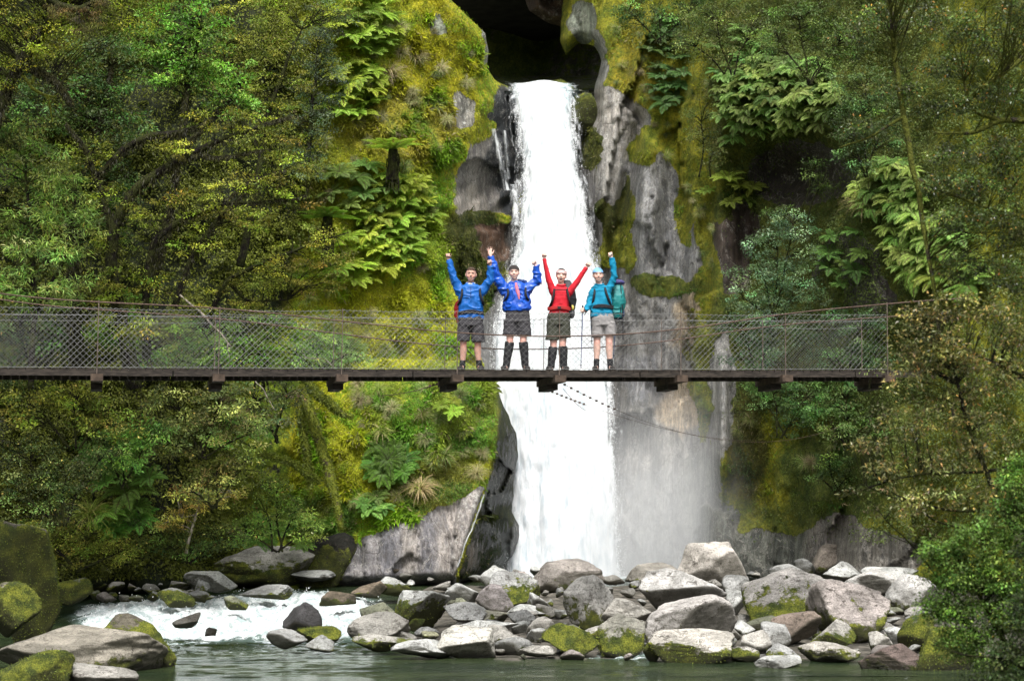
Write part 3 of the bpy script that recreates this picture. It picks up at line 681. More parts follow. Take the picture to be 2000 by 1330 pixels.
def tufts(o, V, T, amt, hh, seed, k=None, L0=.038):
    """shaggy moss standing on the mossy part of a stone"""
    r_ = np.random.default_rng(seed); a, b, c = V[T[:, 0]], V[T[:, 1]], V[T[:, 2]]; nr = np.cross(b - a, c - a); ar = np.linalg.norm(nr, axis=1); k = k or int(ar.sum() / 2 * 600); nr = nr / (ar[:, None] + 1e-9)
    f = r_.choice(len(T), k, p=ar / ar.sum()); u = r_.random((k, 2)); u = np.where(u.sum(1, keepdims=True) > 1, 1 - u, u)
    p_ = a[f] + (b[f] - a[f]) * u[:, :1] + (c[f] - a[f]) * u[:, 1:]; n_ = nr[f]
    ok = (p_[:, 2] / hh + .45 * fbm((p_ + seed) * 2.6, 4, 3) < amt * 1.15) & (n_[:, 2] > -.5) if hh else np.ones(k, bool); p_, n_ = p_[ok], n_[ok]; k = len(p_)
    if k < 20: return
    d = n_ * .5 + r_.normal(0, .45, (k, 3)) + np.array((0, 0, -.25)); L = L0 * r_.uniform(.5, 1.4, k)
    col = np.array([(.13, .16, .022)]) * np.exp(r_.normal(0, .3, (k, 1))) * (1 + .5 * fbm((p_ + seed) * 4, 3, 5))[:, None]
    d /= np.linalg.norm(d, axis=1)[:, None]; sd = np.cross(d, n_ + .01); sd /= np.linalg.norm(sd, axis=1)[:, None] + 1e-9
    Q = np.stack([p_, p_ + d * L[:, None] * .5 + sd * L[:, None] * .14, p_ + d * L[:, None], p_ + d * L[:, None] * .5 - sd * L[:, None] * .14], 1).reshape(-1, 3)
    tag(link('moss', np_mesh('moss', Q, np.arange(len(Q)).reshape(-1, 4), M_LEAF, False, {'col': np.clip(col, .003, .7)}), o), kind='stuff')
def boulder(bb, col, moss=0., label=None, group=None, seed=0, sharp=.5, Y=None, tilt=0., deep=.7, sink=.18, name='boulder', sub=4, cat='boulder'):
    x0, y0, x1, y1 = bb
    if Y is None: Y = Yof(y1)
    V, T = rock_mesh(seed, sharp, sub)
    a = R(tilt); V = V @ np.array([(math.cos(a), 0, -math.sin(a)), (0, 1, 0), (math.sin(a), 0, math.cos(a))])
    A = at(x0, y1, Y); B = at(x1, y0, Y); w_ = B[0] - A[0]; h_ = B[2] - A[2]
    lo, hi = V.min(0), V.max(0)
    V = (V - lo) / (hi - lo) - np.array((.5, .5, 0))
    hh = h_ * (1 + sink); dp = max(w_ * deep, h_ * .7)
    V = V * np.array((w_, dp, hh))
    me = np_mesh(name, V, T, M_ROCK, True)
    o = link(name, me); o.location = ((A[0] + B[0]) / 2, Y + dp * .4, A[2] - h_ * sink)
    if .03 < moss < .9: moss = moss * 1.12 + .06
    o.color = (*col, moss)
    if moss > .5 and w_ > .5: tufts(o, V, T, moss, hh, seed)
    tag(o, label, cat, group); return o
PALE = (.42, .43, .42); GREY = (.29, .295, .29); WARM = (.345, .335, .31); PINK = (.31, .28, .265); DARK = (.10, .095, .085); GRN = (.2, .21, .15); BRN = (.2, .16, .12)
G0 = 'boulders of the gravel bar below the falls'
B = [ # bbox, colour, moss, sharpness, tilt, label
 # ---- left foreground
 ((-60, 1228, 300, 1320), (.27, .25, .21), .22, .7, 7, 'long flat pale slab lying at the bottom left corner of the water', 29.2),
 ((120, 1198, 340, 1312), (.16, .145, .11), .62, .6, 4, 'dark mossy boulder with pale lichen spots behind the flat slab', 30.6),
 ((-60, 1272, 125, 1365), (.12, .12, .05), 1.1, .2, 0, 'low green moss covered rock at the very bottom left corner', 26.6),
 ((95, 1296, 262, 1350), WARM, .15, .5, 3, 'low pale rock just under the long flat slab', 27.2),
 ((-70, 1014, 108, 1235), (.15, .14, .11), .72, .95, 8, 'tall square mossy rock standing at the left edge', 33.6),
 ((-50, 1136, 76, 1232), (.2, .19, .14), .75, .3, 0, 'rounded mossy rock with white lichen in front of the tall square rock', 31.8),
 # ---- far left bank
 ((312, 1070, 428, 1130), GREY, .55, .7, 0, 'peaked mossy grey boulder under the yellow leaved sapling', None),
 ((405, 1066, 610, 1134), WARM, .42, .3, -8, 'long sloping slab on the left bank, mossy to its left and bare to its right', None),
 ((528, 1114, 652, 1134), PALE, .1, .4, 0, 'low whitish rock at the right tip of the sloping bank slab', None),
 ((100, 1128, 180, 1176), GREY, .75, .3, 0, 'rounded mossy boulder right of the tall square rock', None),
 ((196, 1104, 266, 1138), BRN, .35, .8, -25, 'slanting brown stone leaning down from the left bank', None),
 ((303, 1148, 378, 1182), GREY, .6, .2, 0, 'rounded wet mossy stone where the left rapid starts', None),
 ((352, 1116, 458, 1152), PALE, .1, .7, -6, 'broken pale stone on the left bank below the peaked boulder', None),
 ((374, 1130, 410, 1158), GREY, .3, .5, 0, 'small upright dark stone in front of the broken pale stone', None),
 ((334, 1196, 390, 1224), DARK, 0, .5, 0, 'dark wet stone poking out of the white water to the left', None),
 ((398, 1224, 424, 1240), DARK, 0, .4, 0, 'tiny dark stone alone in the foam near the calm water', None),
 ((433, 1163, 482, 1188), GRN, .4, .2, 0, 'small greenish rounded stone at the top of the foam', None),
 ((463, 1142, 566, 1168), GREY, .35, .5, 0, 'low flat stone across the head of the rapid', None),
 ((548, 1176, 628, 1228), (.07, .068, .07), 0, .7, 30, 'dark wet slanting boulder in the middle of the white rapid', None),
 ((622, 1154, 694, 1180), BRN, .3, .3, 0, 'low brown stone splitting the rapid', None),
 ((683, 1134, 754, 1164), BRN, .2, .7, 0, 'brown angular stone at the right end of the upper rapid', None),
 ((728, 1126, 802, 1160), PALE, .38, .3, 0, 'rounded pale stone with yellow moss under the pale cliff foot', None),
 ((700, 1176, 778, 1210), GRN, .25, .2, 0, 'smooth grey green stone washed by the right of the rapid', None),
 # ---- front left row
 ((674, 1196, 800, 1254), WARM, .08, .9, 0, 'pale angular boulder with a shaded left face beside the rapid', None),
 ((517, 1228, 598, 1264), GREY, .05, .9, 0, 'wedge shaped grey stone at the edge of the calm water', None),
 ((576, 1224, 664, 1256), (.17, .16, .11), .8, .4, 0, 'low stone topped with moss behind the wedge shaped stone', None),
 ((595, 1240, 652, 1270), PALE, .15, .7, 0, 'small pale pointed stone at the edge of the calm water', None),
 ((686, 1240, 810, 1270), WARM, .55, .3, 0, 'low long stone with a green moss skirt touching the water', None),
 ((740, 1226, 814, 1252), WARM, .1, .7, -15, 'brownish stone wedged behind the moss skirted stone', None),
 ((763, 1153, 878, 1219), PALE, .48, .85, 18, 'big tilted slab, pale on top and mossy below, right of the rapid', None),
 ((760, 1250, 888, 1284), PALE, .18, .6, 0, 'flat pale stone lying furthest out in the calm water', None),
 ((850, 1222, 968, 1280), (0.473, 0.465, 0.425), .12, .5, 0, 'broad pale boulder with flat shaded front left of the bright moss mound', None),
 ((796, 1207, 830, 1230), GRN, .7, .3, 0, 'small stone with a green mossy cap beside the tilted slab', None),
 ((822, 1232, 857, 1254), (.3, .3, .2), .4, .4, 0, 'small yellowish stone in the gap left of the broad pale boulder', None),
 # ---- middle
 ((933, 1106, 1000, 1142), PALE, .12, .4, 0, 'small pale boulder at the left foot of the falls', None),
 ((950, 1114, 1056, 1184), GREY, .45, .6, 0, 'mossy boulder with a pale crest at the foot of the falls', None),
 ((1024, 1092, 1184, 1152), (.30, .275, .255), .2, .6, 0, 'wide boulder littered with brown lichen directly before the falls', None),
 ((1100, 1122, 1214, 1226), (0.450, 0.442, 0.418), .28, .55, -12, 'big rounded boulder with a dark undercut lower left side', None),
 ((868, 1138, 938, 1182), PALE, .08, .8, -10, 'pale slab above the dark gap behind the tilted slab', None),
 ((928, 1140, 1004, 1194), (.24, .22, .22), .08, .9, 0, 'square purplish grey boulder left of the middle', None),
 ((864, 1176, 958, 1218), GREY, .2, .5, 0, 'smooth grey stone below the square purplish boulder', None),
 ((898, 1190, 998, 1218), (0.314, 0.308, 0.248), .35, .4, 0, 'low stone with yellow green moss left of the middle', None),
 ((988, 1180, 1072, 1200), PALE, .1, .5, 0, 'flat pale stone between the purplish boulder and the big undercut one', None),
 ((990, 1190, 1054, 1224), GREY, .1, .7, -20, 'grey stone sloping down to the right near the middle', None),
 ((1028, 1204, 1092, 1242), WARM, .1, .7, 0, 'angular pale stone above the bright moss mound', None),
 ((868, 1210, 1014, 1240), PALE, .03, .8, 0, 'long flat light slab behind the broad pale boulder', None),
 ((950, 1230, 1018, 1262), WARM, .2, .7, -12, 'brown grey stone leaning beside the light flat slab', None),
 ((1028, 1226, 1068, 1252), GREY, .1, .9, 0, 'small dark triangular stone left of the bright moss mound', None),
 ((1030, 1156, 1076, 1192), PALE, .25, .8, 0, 'small pale pointed stone with dark spots', None),
 ((1058, 1218, 1172, 1276), (.14, .15, .04), 1.15, .2, 0, 'rounded mound of a boulder wholly covered in bright green moss', None),
 ((1012, 1260, 1086, 1280), WARM, .2, .6, 0, 'flat stone at the waterline left of the moss mound', None),
 ((1168, 1198, 1262, 1274), (.27, .265, .23), .42, .7, 0, 'mossy boulder with a speckled pale top by the little chute', None),
 ((1172, 1168, 1276, 1226), (0.470, 0.454, 0.413), .03, .4, 6, 'smooth cream coloured stone right of the big undercut boulder', None),
 ((1140, 1222, 1200, 1252), WARM, .5, .5, 0, 'low stone tucked right behind the bright moss mound', None),
 # ---- right pile
 ((1322, 1057, 1474, 1140), (0.478, 0.450, 0.414), .06, .55, -8, 'tall domed boulder with a brown right shoulder topping the pile', None),
 ((1224, 1099, 1334, 1140), (0.305, 0.287, 0.257), .16, .3, 0, 'long rounded tan stone left of the tall domed boulder', None),
 ((1248, 1110, 1422, 1198), (0.486, 0.479, 0.466), .17, .5, 0, 'large grey white boulder with dark blotches on its left flank', None),
 ((1260, 1162, 1446, 1262), (0.473, 0.453, 0.437), .2, .6, 8, 'large smooth boulder with a pinkish top in the middle of the right pile', None),
 ((1256, 1236, 1300, 1288), (.13, .14, .05), 1., .3, 0, 'narrow green mossy rock left of the front dome', None),
 ((1266, 1230, 1444, 1294), (0.454, 0.434, 0.394), .42, .35, -4, 'front domed boulder skirted with green moss at the water', None),
 ((1412, 1122, 1468, 1164), GREY, .1, .5, 0, 'grey stone behind the pinkish topped boulder', None),
 ((1418, 1150, 1462, 1196), PALE, .02, .7, 0, 'light stone squeezed right of the pinkish topped boulder', None),
 ((1458, 1110, 1652, 1220), (0.479, 0.458, 0.434), .44, .45, 0, 'huge pale boulder with a mossy front standing right of the pile', None),
 ((1504, 1101, 1572, 1124), GREY, .1, .3, 0, 'small rounded grey stone on top of the huge pale boulder', None),
 ((1552, 1090, 1596, 1120), GREY, .15, .3, 0, 'small dark speckled stone left of the round rough boulder', None),
 ((1583, 1062, 1664, 1118), (.27, .235, .2), .18, .3, 0, 'round rough boulder at the foot of the right cliff', None),
 ((1640, 1036, 1812, 1112), (0.487, 0.463, 0.455), .30, .7, -8, 'big whitish boulder with dark hollow under it at the back right', None),
 ((1518, 1165, 1590, 1198), PALE, .3, .6, 14, 'small lichen spotted stone in front of the huge pale boulder', None),
 ((1510, 1193, 1606, 1254), (.28, .225, .19), .1, .4, 0, 'rounded reddish grey boulder with a dark underside', None),
 ((1446, 1230, 1508, 1268), WARM, .12, .3, 0, 'egg shaped tan stone right of the front dome', None),
 ((1488, 1214, 1548, 1266), GREY, .08, .7, 20, 'leaning grey stone beside the reddish boulder', None),
 ((1428, 1262, 1484, 1290), WARM, .55, .6, 0, 'low mossy stone at the water right of the front dome', None),
 ((1478, 1282, 1572, 1310), PALE, .03, .3, 0, 'low smooth whitish stone lying in the edge of the water', None),
 ((1498, 1256, 1572, 1300), GREY, .4, .8, 0, 'dark angular stone behind the low whitish one', None),
 ((1588, 1132, 1754, 1250), PINK, .34, .7, 0, 'big pyramid shaped pinkish boulder with moss along its base', None),
 ((1584, 1211, 1680, 1268), WARM, .45, .7, 14, 'slanted pale stone with a mossy face before the pyramid boulder', None),
 ((1568, 1254, 1688, 1292), (0.466, 0.442, 0.401), .36, .5, -8, 'long pale stone with a moss streak near the water', None),
 ((1682, 1258, 1806, 1316), (.13, .1, .09), .3, .6, 0, 'dark brown wet boulder at the water under the right bush', None),
 ((1700, 1232, 1748, 1274), WARM, .3, .7, 0, 'small peaked stone right of the pyramid boulder', None),
 ((1730, 1224, 1776, 1262), PALE, .05, .8, 0, 'small light block between the peaked stone and the mossy post', None),
 ((1760, 1188, 1836, 1268), GREY, .62, .6, 0, 'upright mossy boulder half hidden by the right bush', None),
 ((1608, 1096, 1704, 1130), PALE, .12, .4, 0, 'long pale stone on the ridge under the big whitish boulder', None),
 ((1686, 1107, 1806, 1146), PALE, .06, .4, 0, 'smooth white stone right on the ridge by the leaves', None),
 ((1768, 1102, 1816, 1134), PALE, 0, .8, 0, 'small bright white wedge at the left edge of the right bush', None),
 ((1736, 1122, 1836, 1194), (0.472, 0.466, 0.452), .2, .5, 10, 'sloping light boulder running under the right bush', None),
 ((1652, 1110, 1766, 1156), (0.492, 0.484, 0.468), .05, .4, 0, 'pale flat boulder behind the pinkish pyramid', None),
 ((1560, 1150, 1608, 1196), PALE, .05, .8, 0, 'small bluish white stone left of the pyramid boulder', None),
 ((1790, 1226, 1910, 1318), (.13, .13, .04), 1.1, .3, 0, 'yellow green mossy boulder beneath the right bush at the water', None),
 ((1700, 1120, 1760, 1150), PALE, .1, .6, 0, 'small pale stone leaning on the sloping light boulder', None),
]
for i, (bb, c, mo, sh, ti, lab, Yx) in enumerate(B):
    big = (bb[2] - bb[0]) > 85
    boulder(bb, c, mo, lab, G0 if bb[1] > 1090 and bb[0] > 660 else 'rocks along the left side of the river' if bb[0] < 660 else G0, 100 + i, sh, Yx, ti, sub=5 if big else 4, name='boulder' if (bb[2] - bb[0]) > 60 else 'stone', cat='boulder' if (bb[2] - bb[0]) > 60 else 'stone')
boulder((1060, 150, 1122, 186), (.06, .07, .04), .7, 'dark mossy rock in the stream at the lip of the falls', None, 501, .4, 58.6)
boulder((1112, 168, 1166, 246), (.06, .065, .04), .6, 'dark green rock wedged right of the lip of the falls', None, 502, .5, 57.0)
# rock apron at the feet of both cliffs (mossy stones beside the undercut)
boulder((560, 1040, 700, 1150), (.012, .012, .009), .45, 'undercut rock painted black for its shade at the foot of the mossy bank', None, 503, .4, 46.9)  # near-black colour stands in for the shade of the undercut
boulder((735, 1098, 790, 1132), BRN, .3, 'small brown stone leaning on the foot of the pale slab cliff', None, 504, .4, 47.2)
# small river stones filling the gaps: a few shapes, copied
protos = [np_mesh('stone', (lambda V: (V - V.min(0)) / (V.max(0) - V.min(0)) - .5)(rock_mesh(700 + k, .3 + .1 * (k % 5), 3)[0]), rock_mesh(700 + k, .3 + .1 * (k % 5), 3)[1], M_ROCK, True) for k in range(9)]
def stones(k, x0, x1, y0, y1, smin, smax, lab, grp, seed, mossr=(0, .5)):
    r_ = random.Random(seed)
    for _ in range(k):
        px_ = r_.uniform(x0, x1); yb = r_.uniform(y0, y1); Y_ = Yof(yb)
        if x0 > 600 and px_ < np.interp(yb, [1130, 1200, 1290], [790, 760, 640]): continue
        wd = r_.uniform(smin, smax) ** 1.0 * (.7 if r_.random() < .5 else 1.); p = at(px_, yb, Y_)
        me = r_.choice(protos); o = link('stone', me)
        o.scale = (wd * r_.uniform(.8, 1.4), wd * r_.uniform(.7, 1.1), wd * r_.uniform(.45, .8)); o.rotation_euler = (r_.uniform(-.25, .25), r_.uniform(-.3, .3), r_.uniform(0, 6.28))
        o.location = (p[0], Y_ + .35, p[2] + o.scale[2] * .12)
        b_ = r_.choice([PALE, PALE, GREY, WARM, WARM, PINK, GRN]); f_ = r_.uniform(.65, 1.05)
        o.color = (b_[0] * f_, b_[1] * f_, b_[2] * f_, r_.uniform(*mossr)); tag(o, lab, 'stone', grp)
stones(205, 790, 1810, 1118, 1292, .2, .6, 'small rounded river stone in the gaps between the big boulders', 'small stones between the boulders', 1)
stones(44, 100, 420, 1128, 1172, .22, .5, 'small mossy stone on the bank at the far left of the rapid', 'small mossy stones on the left bank', 2, (.25, .8))
stones(12, 640, 800, 1128, 1160, .2, .45, 'small stone in the shallows under the pale cliff foot', 'small stones under the pale cliff foot', 3, (.1, .5))
# ================================================================ suspension footbridge
U = np.array((math.cos(R(12.5)), math.sin(R(12.5)), 0)); Vv = np.array((-math.sin(R(12.5)), math.cos(R(12.5)), 0))
O0 = np.array((.766, 33., 0.)); WID = 1.15
def bs(px):       # along-bridge coordinate of a photo column, near edge
    k = (px - 1000) / F; return (k * 33 - O0[0]) / (U[0] - k * U[1])
def bp(s, v, z): return O0 + U * s + Vv * v + np.array((0, 0, z))
def zat(px, py, v=0): 
    s = bs(px); Y = (O0 + U * s + Vv * v)[1]; return at(px, py, Y)[2]
S0, S1 = bs(-160), bs(1800)
ZT = lambda s: np.interp(s, [bs(0), bs(500), bs(1085), bs(1775)], [zat(0, 718), zat(500, 719.5), zat(1085, 722), zat(1775, 722)])   # walking surface (near edge)
BR = empty('suspension_footbridge', tuple(bp(0, 0, float(ZT(0)))), 'long narrow suspension footbridge of dark planks and wire mesh crossing before the falls', 'footbridge')
M_PLANK = simple('dark_weathered_timber', (.030, .024, .019), .85, .5, 6, bump=.4, stretch=(1, 1, 5))
M_BEAM = simple('brown_timber', (.06, .042, .03), .85, .4, 9, bump=.4)
M_END = simple('fresh_cut_timber_end', (.55, .40, .28), .8, .35, 25)
M_WIRE = simple('galvanised_wire', (.24, .24, .235), .5, .15, 20, metal=.3)
M_CABLE = simple('rusty_steel_cable', (.10, .065, .05), .7, .4, 30, metal=.3)
M_ROD = simple('galvanised_rod', (.14, .11, .09), .6, .4, 12, metal=.3)
Mr = np.stack([U, Vv, (0, 0, 1)], 1)
mb = MB(); s = S0; k = 0
rr = random.Random(5)
while s < S1:
    mb.box(bp(s + .07, WID / 2, ZT(s) - .022 + rr.uniform(-.004, .004)), (.128, WID - .04 + rr.uniform(-.03, .03), .04), Mr); s += .14
mb.build('deck_planks', M_PLANK, BR)
for v in (.03, WID - .03):
    for a, b in [(S0 + i * 4.1, min(S0 + i * 4.1 + 4.09, S1)) for i in range(int((S1 - S0) / 4.1) + 1)]:
        if b - a < .2: continue
        mb = MB(); m_ = (a + b) / 2; za, zb = ZT(a), ZT(b)
        ang = math.atan2(zb - za, b - a); Mx = np.array(Matrix.Rotation(-ang, 3, 'Y'))
        mb.box(bp(m_, v, (za + zb) / 2 - .045 - .045), ((b - a) - .01, .07, .09), Mr @ Mx); mb.build('stringer', M_PLANK, BR)
BX = [187 - 237, 187, 425, 666, 892, 1092, 1330, 1535, 1735]
near_s = [bs(x) for x in BX]
for i, x in enumerate(BX):
    s = near_s[i]; z = ZT(s) - .045 - .09 - .030
    mb = MB(); 
    L = WID + .30
    mb.box(bp(s, WID / 2 + .02, z - .0), (.20, L, .12), Mr)
    o = mb.build('crossbeam', M_BEAM, BR)
    mb = MB(); mb.box(bp(s + .0, WID / 2 + .25, z - .112), (.19, L * .5, .10), Mr); mb.build('bearer', M_PLANK, BR)
    mb = MB(); mb.box(bp(s, WID / 2 + .02 - L / 2 - .004, z), (.204, .012, .124), Mr); mb.build('beam_end', M_END, o)
# cables: near and far, with their sag
def cable(pts, v, nm='main_cable', r=.012):
    pxs = [p[0] for p in pts]
    from_ = np.linspace(pxs[0], pxs[-1], 60)
    ys = np.interp(from_, pxs, [p[1] for p in pts]); ys = np.convolve(np.pad(ys, 3, 'edge'), np.ones(7) / 7, 'valid')
    ss = np.array([bs(x) for x in from_])
    Z = np.array([zat(x, y, 0) for x, y in zip(from_, ys)])
    mb = MB(); mb.tube(np.array([bp(a, v, z) for a, z in zip(ss, Z)]), r, 6); return mb.build(nm, M_CABLE, BR), ss, Z
NC = [(-160, 548), (0, 578), (187, 591), (430, 601), (672, 628), (892, 652), (1110, 660), (1340, 645), (1530, 612), (1760, 592), (1900, 580)]
FCb = [(-160, 538), (0, 573), (187, 588), (430, 604), (672, 636), (892, 664), (1110, 671), (1340, 655), (1530, 622), (1760, 605), (1900, 596)]
cn = cable(NC, -.02); cf = cable([(x, y + 3) for x, y in FCb], WID + .02)
# posts / hanger rods and fence mesh
def fence(v, side):
    tops = []
    for i, s in enumerate(near_s):
        z0 = ZT(s) - .10; zt = ZT(s) + 1.04
        c = cn if side == 'near' else cf
        zt = max(zt, float(np.interp(s, c[1], c[2])) + .03) if i < 3 or i > 6 else zt
        mb = MB(); mb.tube([bp(s, v, z0), bp(s + .01, v, zt)], .0085, 6)
        o = mb.build('hanger_rod', M_ROD, BR)
        mb = MB(); zc = min(float(np.interp(s, c[1], c[2])), zt - .03); mb.box(bp(s, v - .015, zc), (.05, .04, .06), Mr); mb.tube([bp(s - .04, v, zc), bp(s + .04, v, zc)], .02, 6); mb.build('cable_clamp', M_ROD, o)
    for i in range(len(near_s) - 1):
        a, b = near_s[i] + .012, near_s[i + 1] - .012; hgt = 1.0; p = .105
        mb = MB(); segs = []
        k = int((b - a + hgt * 1.0) / p)
        for d in (1, -1):
            for j in range(k + 1):
                x0 = a - hgt + j * p if d == 1 else a + j * p
                t0, t1 = 0., 1.
                # line from (x0,0) to (x0+d*hgt,1)
                xa, xb = x0, x0 + d * hgt
                def clip(xl, xr, t0, t1):
                    dx = xb - xa
                    ta, tb = (xl - xa) / dx, (xr - xa) / dx
                    if ta > tb: ta, tb = tb, ta
                    return max(t0, ta), min(t1, tb)
                t0, t1 = clip(a, b, t0, t1)
                if t1 - t0 < .02: continue
                segs.append((xa + (xb - xa) * t0, t0, xa + (xb - xa) * t1, t1, d))
        sag = rr.uniform(.0, .03)
        for (xa, ta, xb, tb, d) in segs:
            m = 4; pts = []
            for q_ in range(m):
                t = ta + (tb - ta) * q_ / (m - 1); x = xa + (xb - xa) * q_ / (m - 1); u_ = (x - a) / (b - a)
                zz = ZT(x) + .0 + (1.0 - sag * 4 * u_ * (1 - u_)) * t * 1.01
                pts.append(bp(x, v + d * .003 + .02 * math.sin(u_ * 3.1) * math.sin(t * 3.1), zz))
            mb.tube(np.array(pts), .0018, 3, False)
        # selvedge wires: top pair and bottom, slightly wavy
        for zz, amp in ((1.01, .012), (.90 + rr.uniform(-.03, .03), .014), (.01, .004)):
            xs = np.linspace(a, b, 60); pts = [bp(x, v, ZT(x) + zz * (1 if zz < .5 else 1 - sag * 4 * ((x - a) / (b - a)) * (1 - (x - a) / (b - a))) + amp * math.sin(x * 70)) for x in xs]
            mb.tube(np.array(pts), .0036, 4, False)
        mb.build('mesh_panel', M_WIRE, BR)
fence(-.02, 'near'); fence(WID + .02, 'far')
# wind guy wires running off below the deck to the right and the left
def guy(p0, p1, sag, r=.006, tie=0):
    a = np.array(p0); b = np.array(p1); t = np.linspace(0, 1, 30)[:, None]; pts = a + (b - a) * t; pts[:, 2] -= (4 * sag * t * (1 - t))[:, 0]
    mb = MB(); mb.tube(pts, r, 5)
    for j in range(tie):
        q_ = pts[0] + (pts[-1] - pts[0]) * (.01 + .045 * j / tie * 3); q_[2] = np.interp(q_[0], pts[:, 0], pts[:, 2]) if pts[-1][0] > pts[0][0] else q_[2]
        mb.box(q_, (.045, .045, .035))
    return mb.build('guy_wire', M_CABLE, BR)
g0 = bp(near_s[5] + .1, .3, ZT(near_s[5]) - .2); g1 = bp(near_s[5] - .05, .9, ZT(near_s[5]) - .28)
guy(g0, S(D_right, 1700, 805), .9, .0035, 9); guy(g1, S(D_right, 1480, 860), .25, .004, 9)
guy(bp(near_s[4] - .3, .2, ZT(near_s[4]) - .25), S(D_low, 745, 772), .05, .008, 3)
pts = [bp(near_s[5] + .2, .5, ZT(near_s[5]) - .3) + np.array((.9 * t, 0, -.28 * math.sin(math.pi * t) - .25 * t)) for t in np.linspace(0, .45, 12)]
mb = MB(); mb.tube(np.array(pts), .004, 4); mb.build('loose_wire', M_CABLE, BR)
# ================================================================ foliage
def unit(a): return a / (np.linalg.norm(a, axis=-1, keepdims=True) + 1e-9)
def leafquads(c, d, nrm, L, Wd, fold=.0):
    """diamond leaves: base at c, pointing along d, facing nrm"""
    d = unit(d); sdir = unit(np.cross(d, nrm)); L = np.asarray(L)[:, None]; Wd = np.asarray(Wd)[:, None]
    up = np.cross(sdir, d)
    m = c + d * L * .42 + up * L * .05
    V = np.stack([c, m + sdir * Wd * .5, c + d * L - up * L * .06, m - sdir * Wd * .5], 1).reshape(-1, 3)
    return V
def leaf_mesh(nm, V, col, mat):
    n_ = len(V) // 4; return np_mesh(nm, V, np.arange(n_ * 4).reshape(-1, 4), mat, False, {'col': col})
def colj(base, n_, r_, v=.3, h=.12, alt=None, altp=0):
    c = np.array(base, float) * np.exp(r_.normal(0, v, (n_, 1))) * (1 + r_.normal(0, h, (n_, 3)) * np.array((1, .4, .6)))
    if alt is not None:
        k = r_.random(n_) < altp; c[k] = np.array(alt) * np.exp(r_.normal(0, .25, (k.sum(), 1)))
    return np.clip(c, .003, .8)

def crown(blobs, Y, leaf, colr, r_, dens=1., clump=.26, flat=.42, alt=None, altp=0, droop=0.):
    """blobs: (px,py,rx_px,ry_px[,dY]) -> leaves and clump centres"""
    Vs, Cs, cc = [], [], []
    for b in blobs:
        px, py, rx, ry = b[:4]; Yb = Y + (b[4] if len(b) > 4 else 0); sc = Yb / F
        c0 = at(px, py, Yb); A = np.array((rx * sc, max(.35 * (rx + ry) * sc, .2), ry * sc))
        k = int(max(4, dens * 3.0 * (A[0] + .15) * (A[2] + .15) / clump ** 2))
        dirs = unit(r_.normal(size=(k, 3))); rad = r_.uniform(.25, 1.0, (k, 1)) ** .5
        rad *= 1 + .35 * vn(dirs * 2.3 + px * .37, 3)[:, None]
        cl = c0 + dirs * rad * A; cc.append(cl)
        nl = int(leaf[2]); rs = clump * r_.uniform(.6, 1.25, (k, 1, 1))
        p = r_.normal(size=(k, nl, 3)); p = p / np.linalg.norm(p, axis=2, keepdims=True) * r_.uniform(.15, 1, (k, nl, 1)) ** .6
        tilt = r_.normal(0, .25, (k, 1, 2))
        out = p * np.array((1, 1, flat)); out[..., 2:] += (out[..., :2] * tilt).sum(-1, keepdims=True)
        pos = cl[:, None] + out * rs
        dd = p * np.array((1, 1, .4)) + r_.normal(0, .45, p.shape) + np.array((0, -.15, -.15 - droop))
        nn = np.array((0, -.25, 1.)) + r_.normal(0, .42, p.shape)
        L = leaf[0] * r_.uniform(.6, 1.3, (k * nl)); Wd = L * leaf[1]
        Vs.append(leafquads(pos.reshape(-1, 3), dd.reshape(-1, 3), nn.reshape(-1, 3), L, Wd))
        cb = np.repeat(1.35 * np.exp(r_.normal(0, .58, (k, 1))) * (1 + r_.normal(0, .10, (k, 3))), nl, 0)
        Cs.append(colj(colr, k * nl, r_, .14, .07, alt, altp) * cb)
    return np.concatenate(Vs), np.clip(np.concatenate(Cs), .003, .8), np.concatenate(cc)

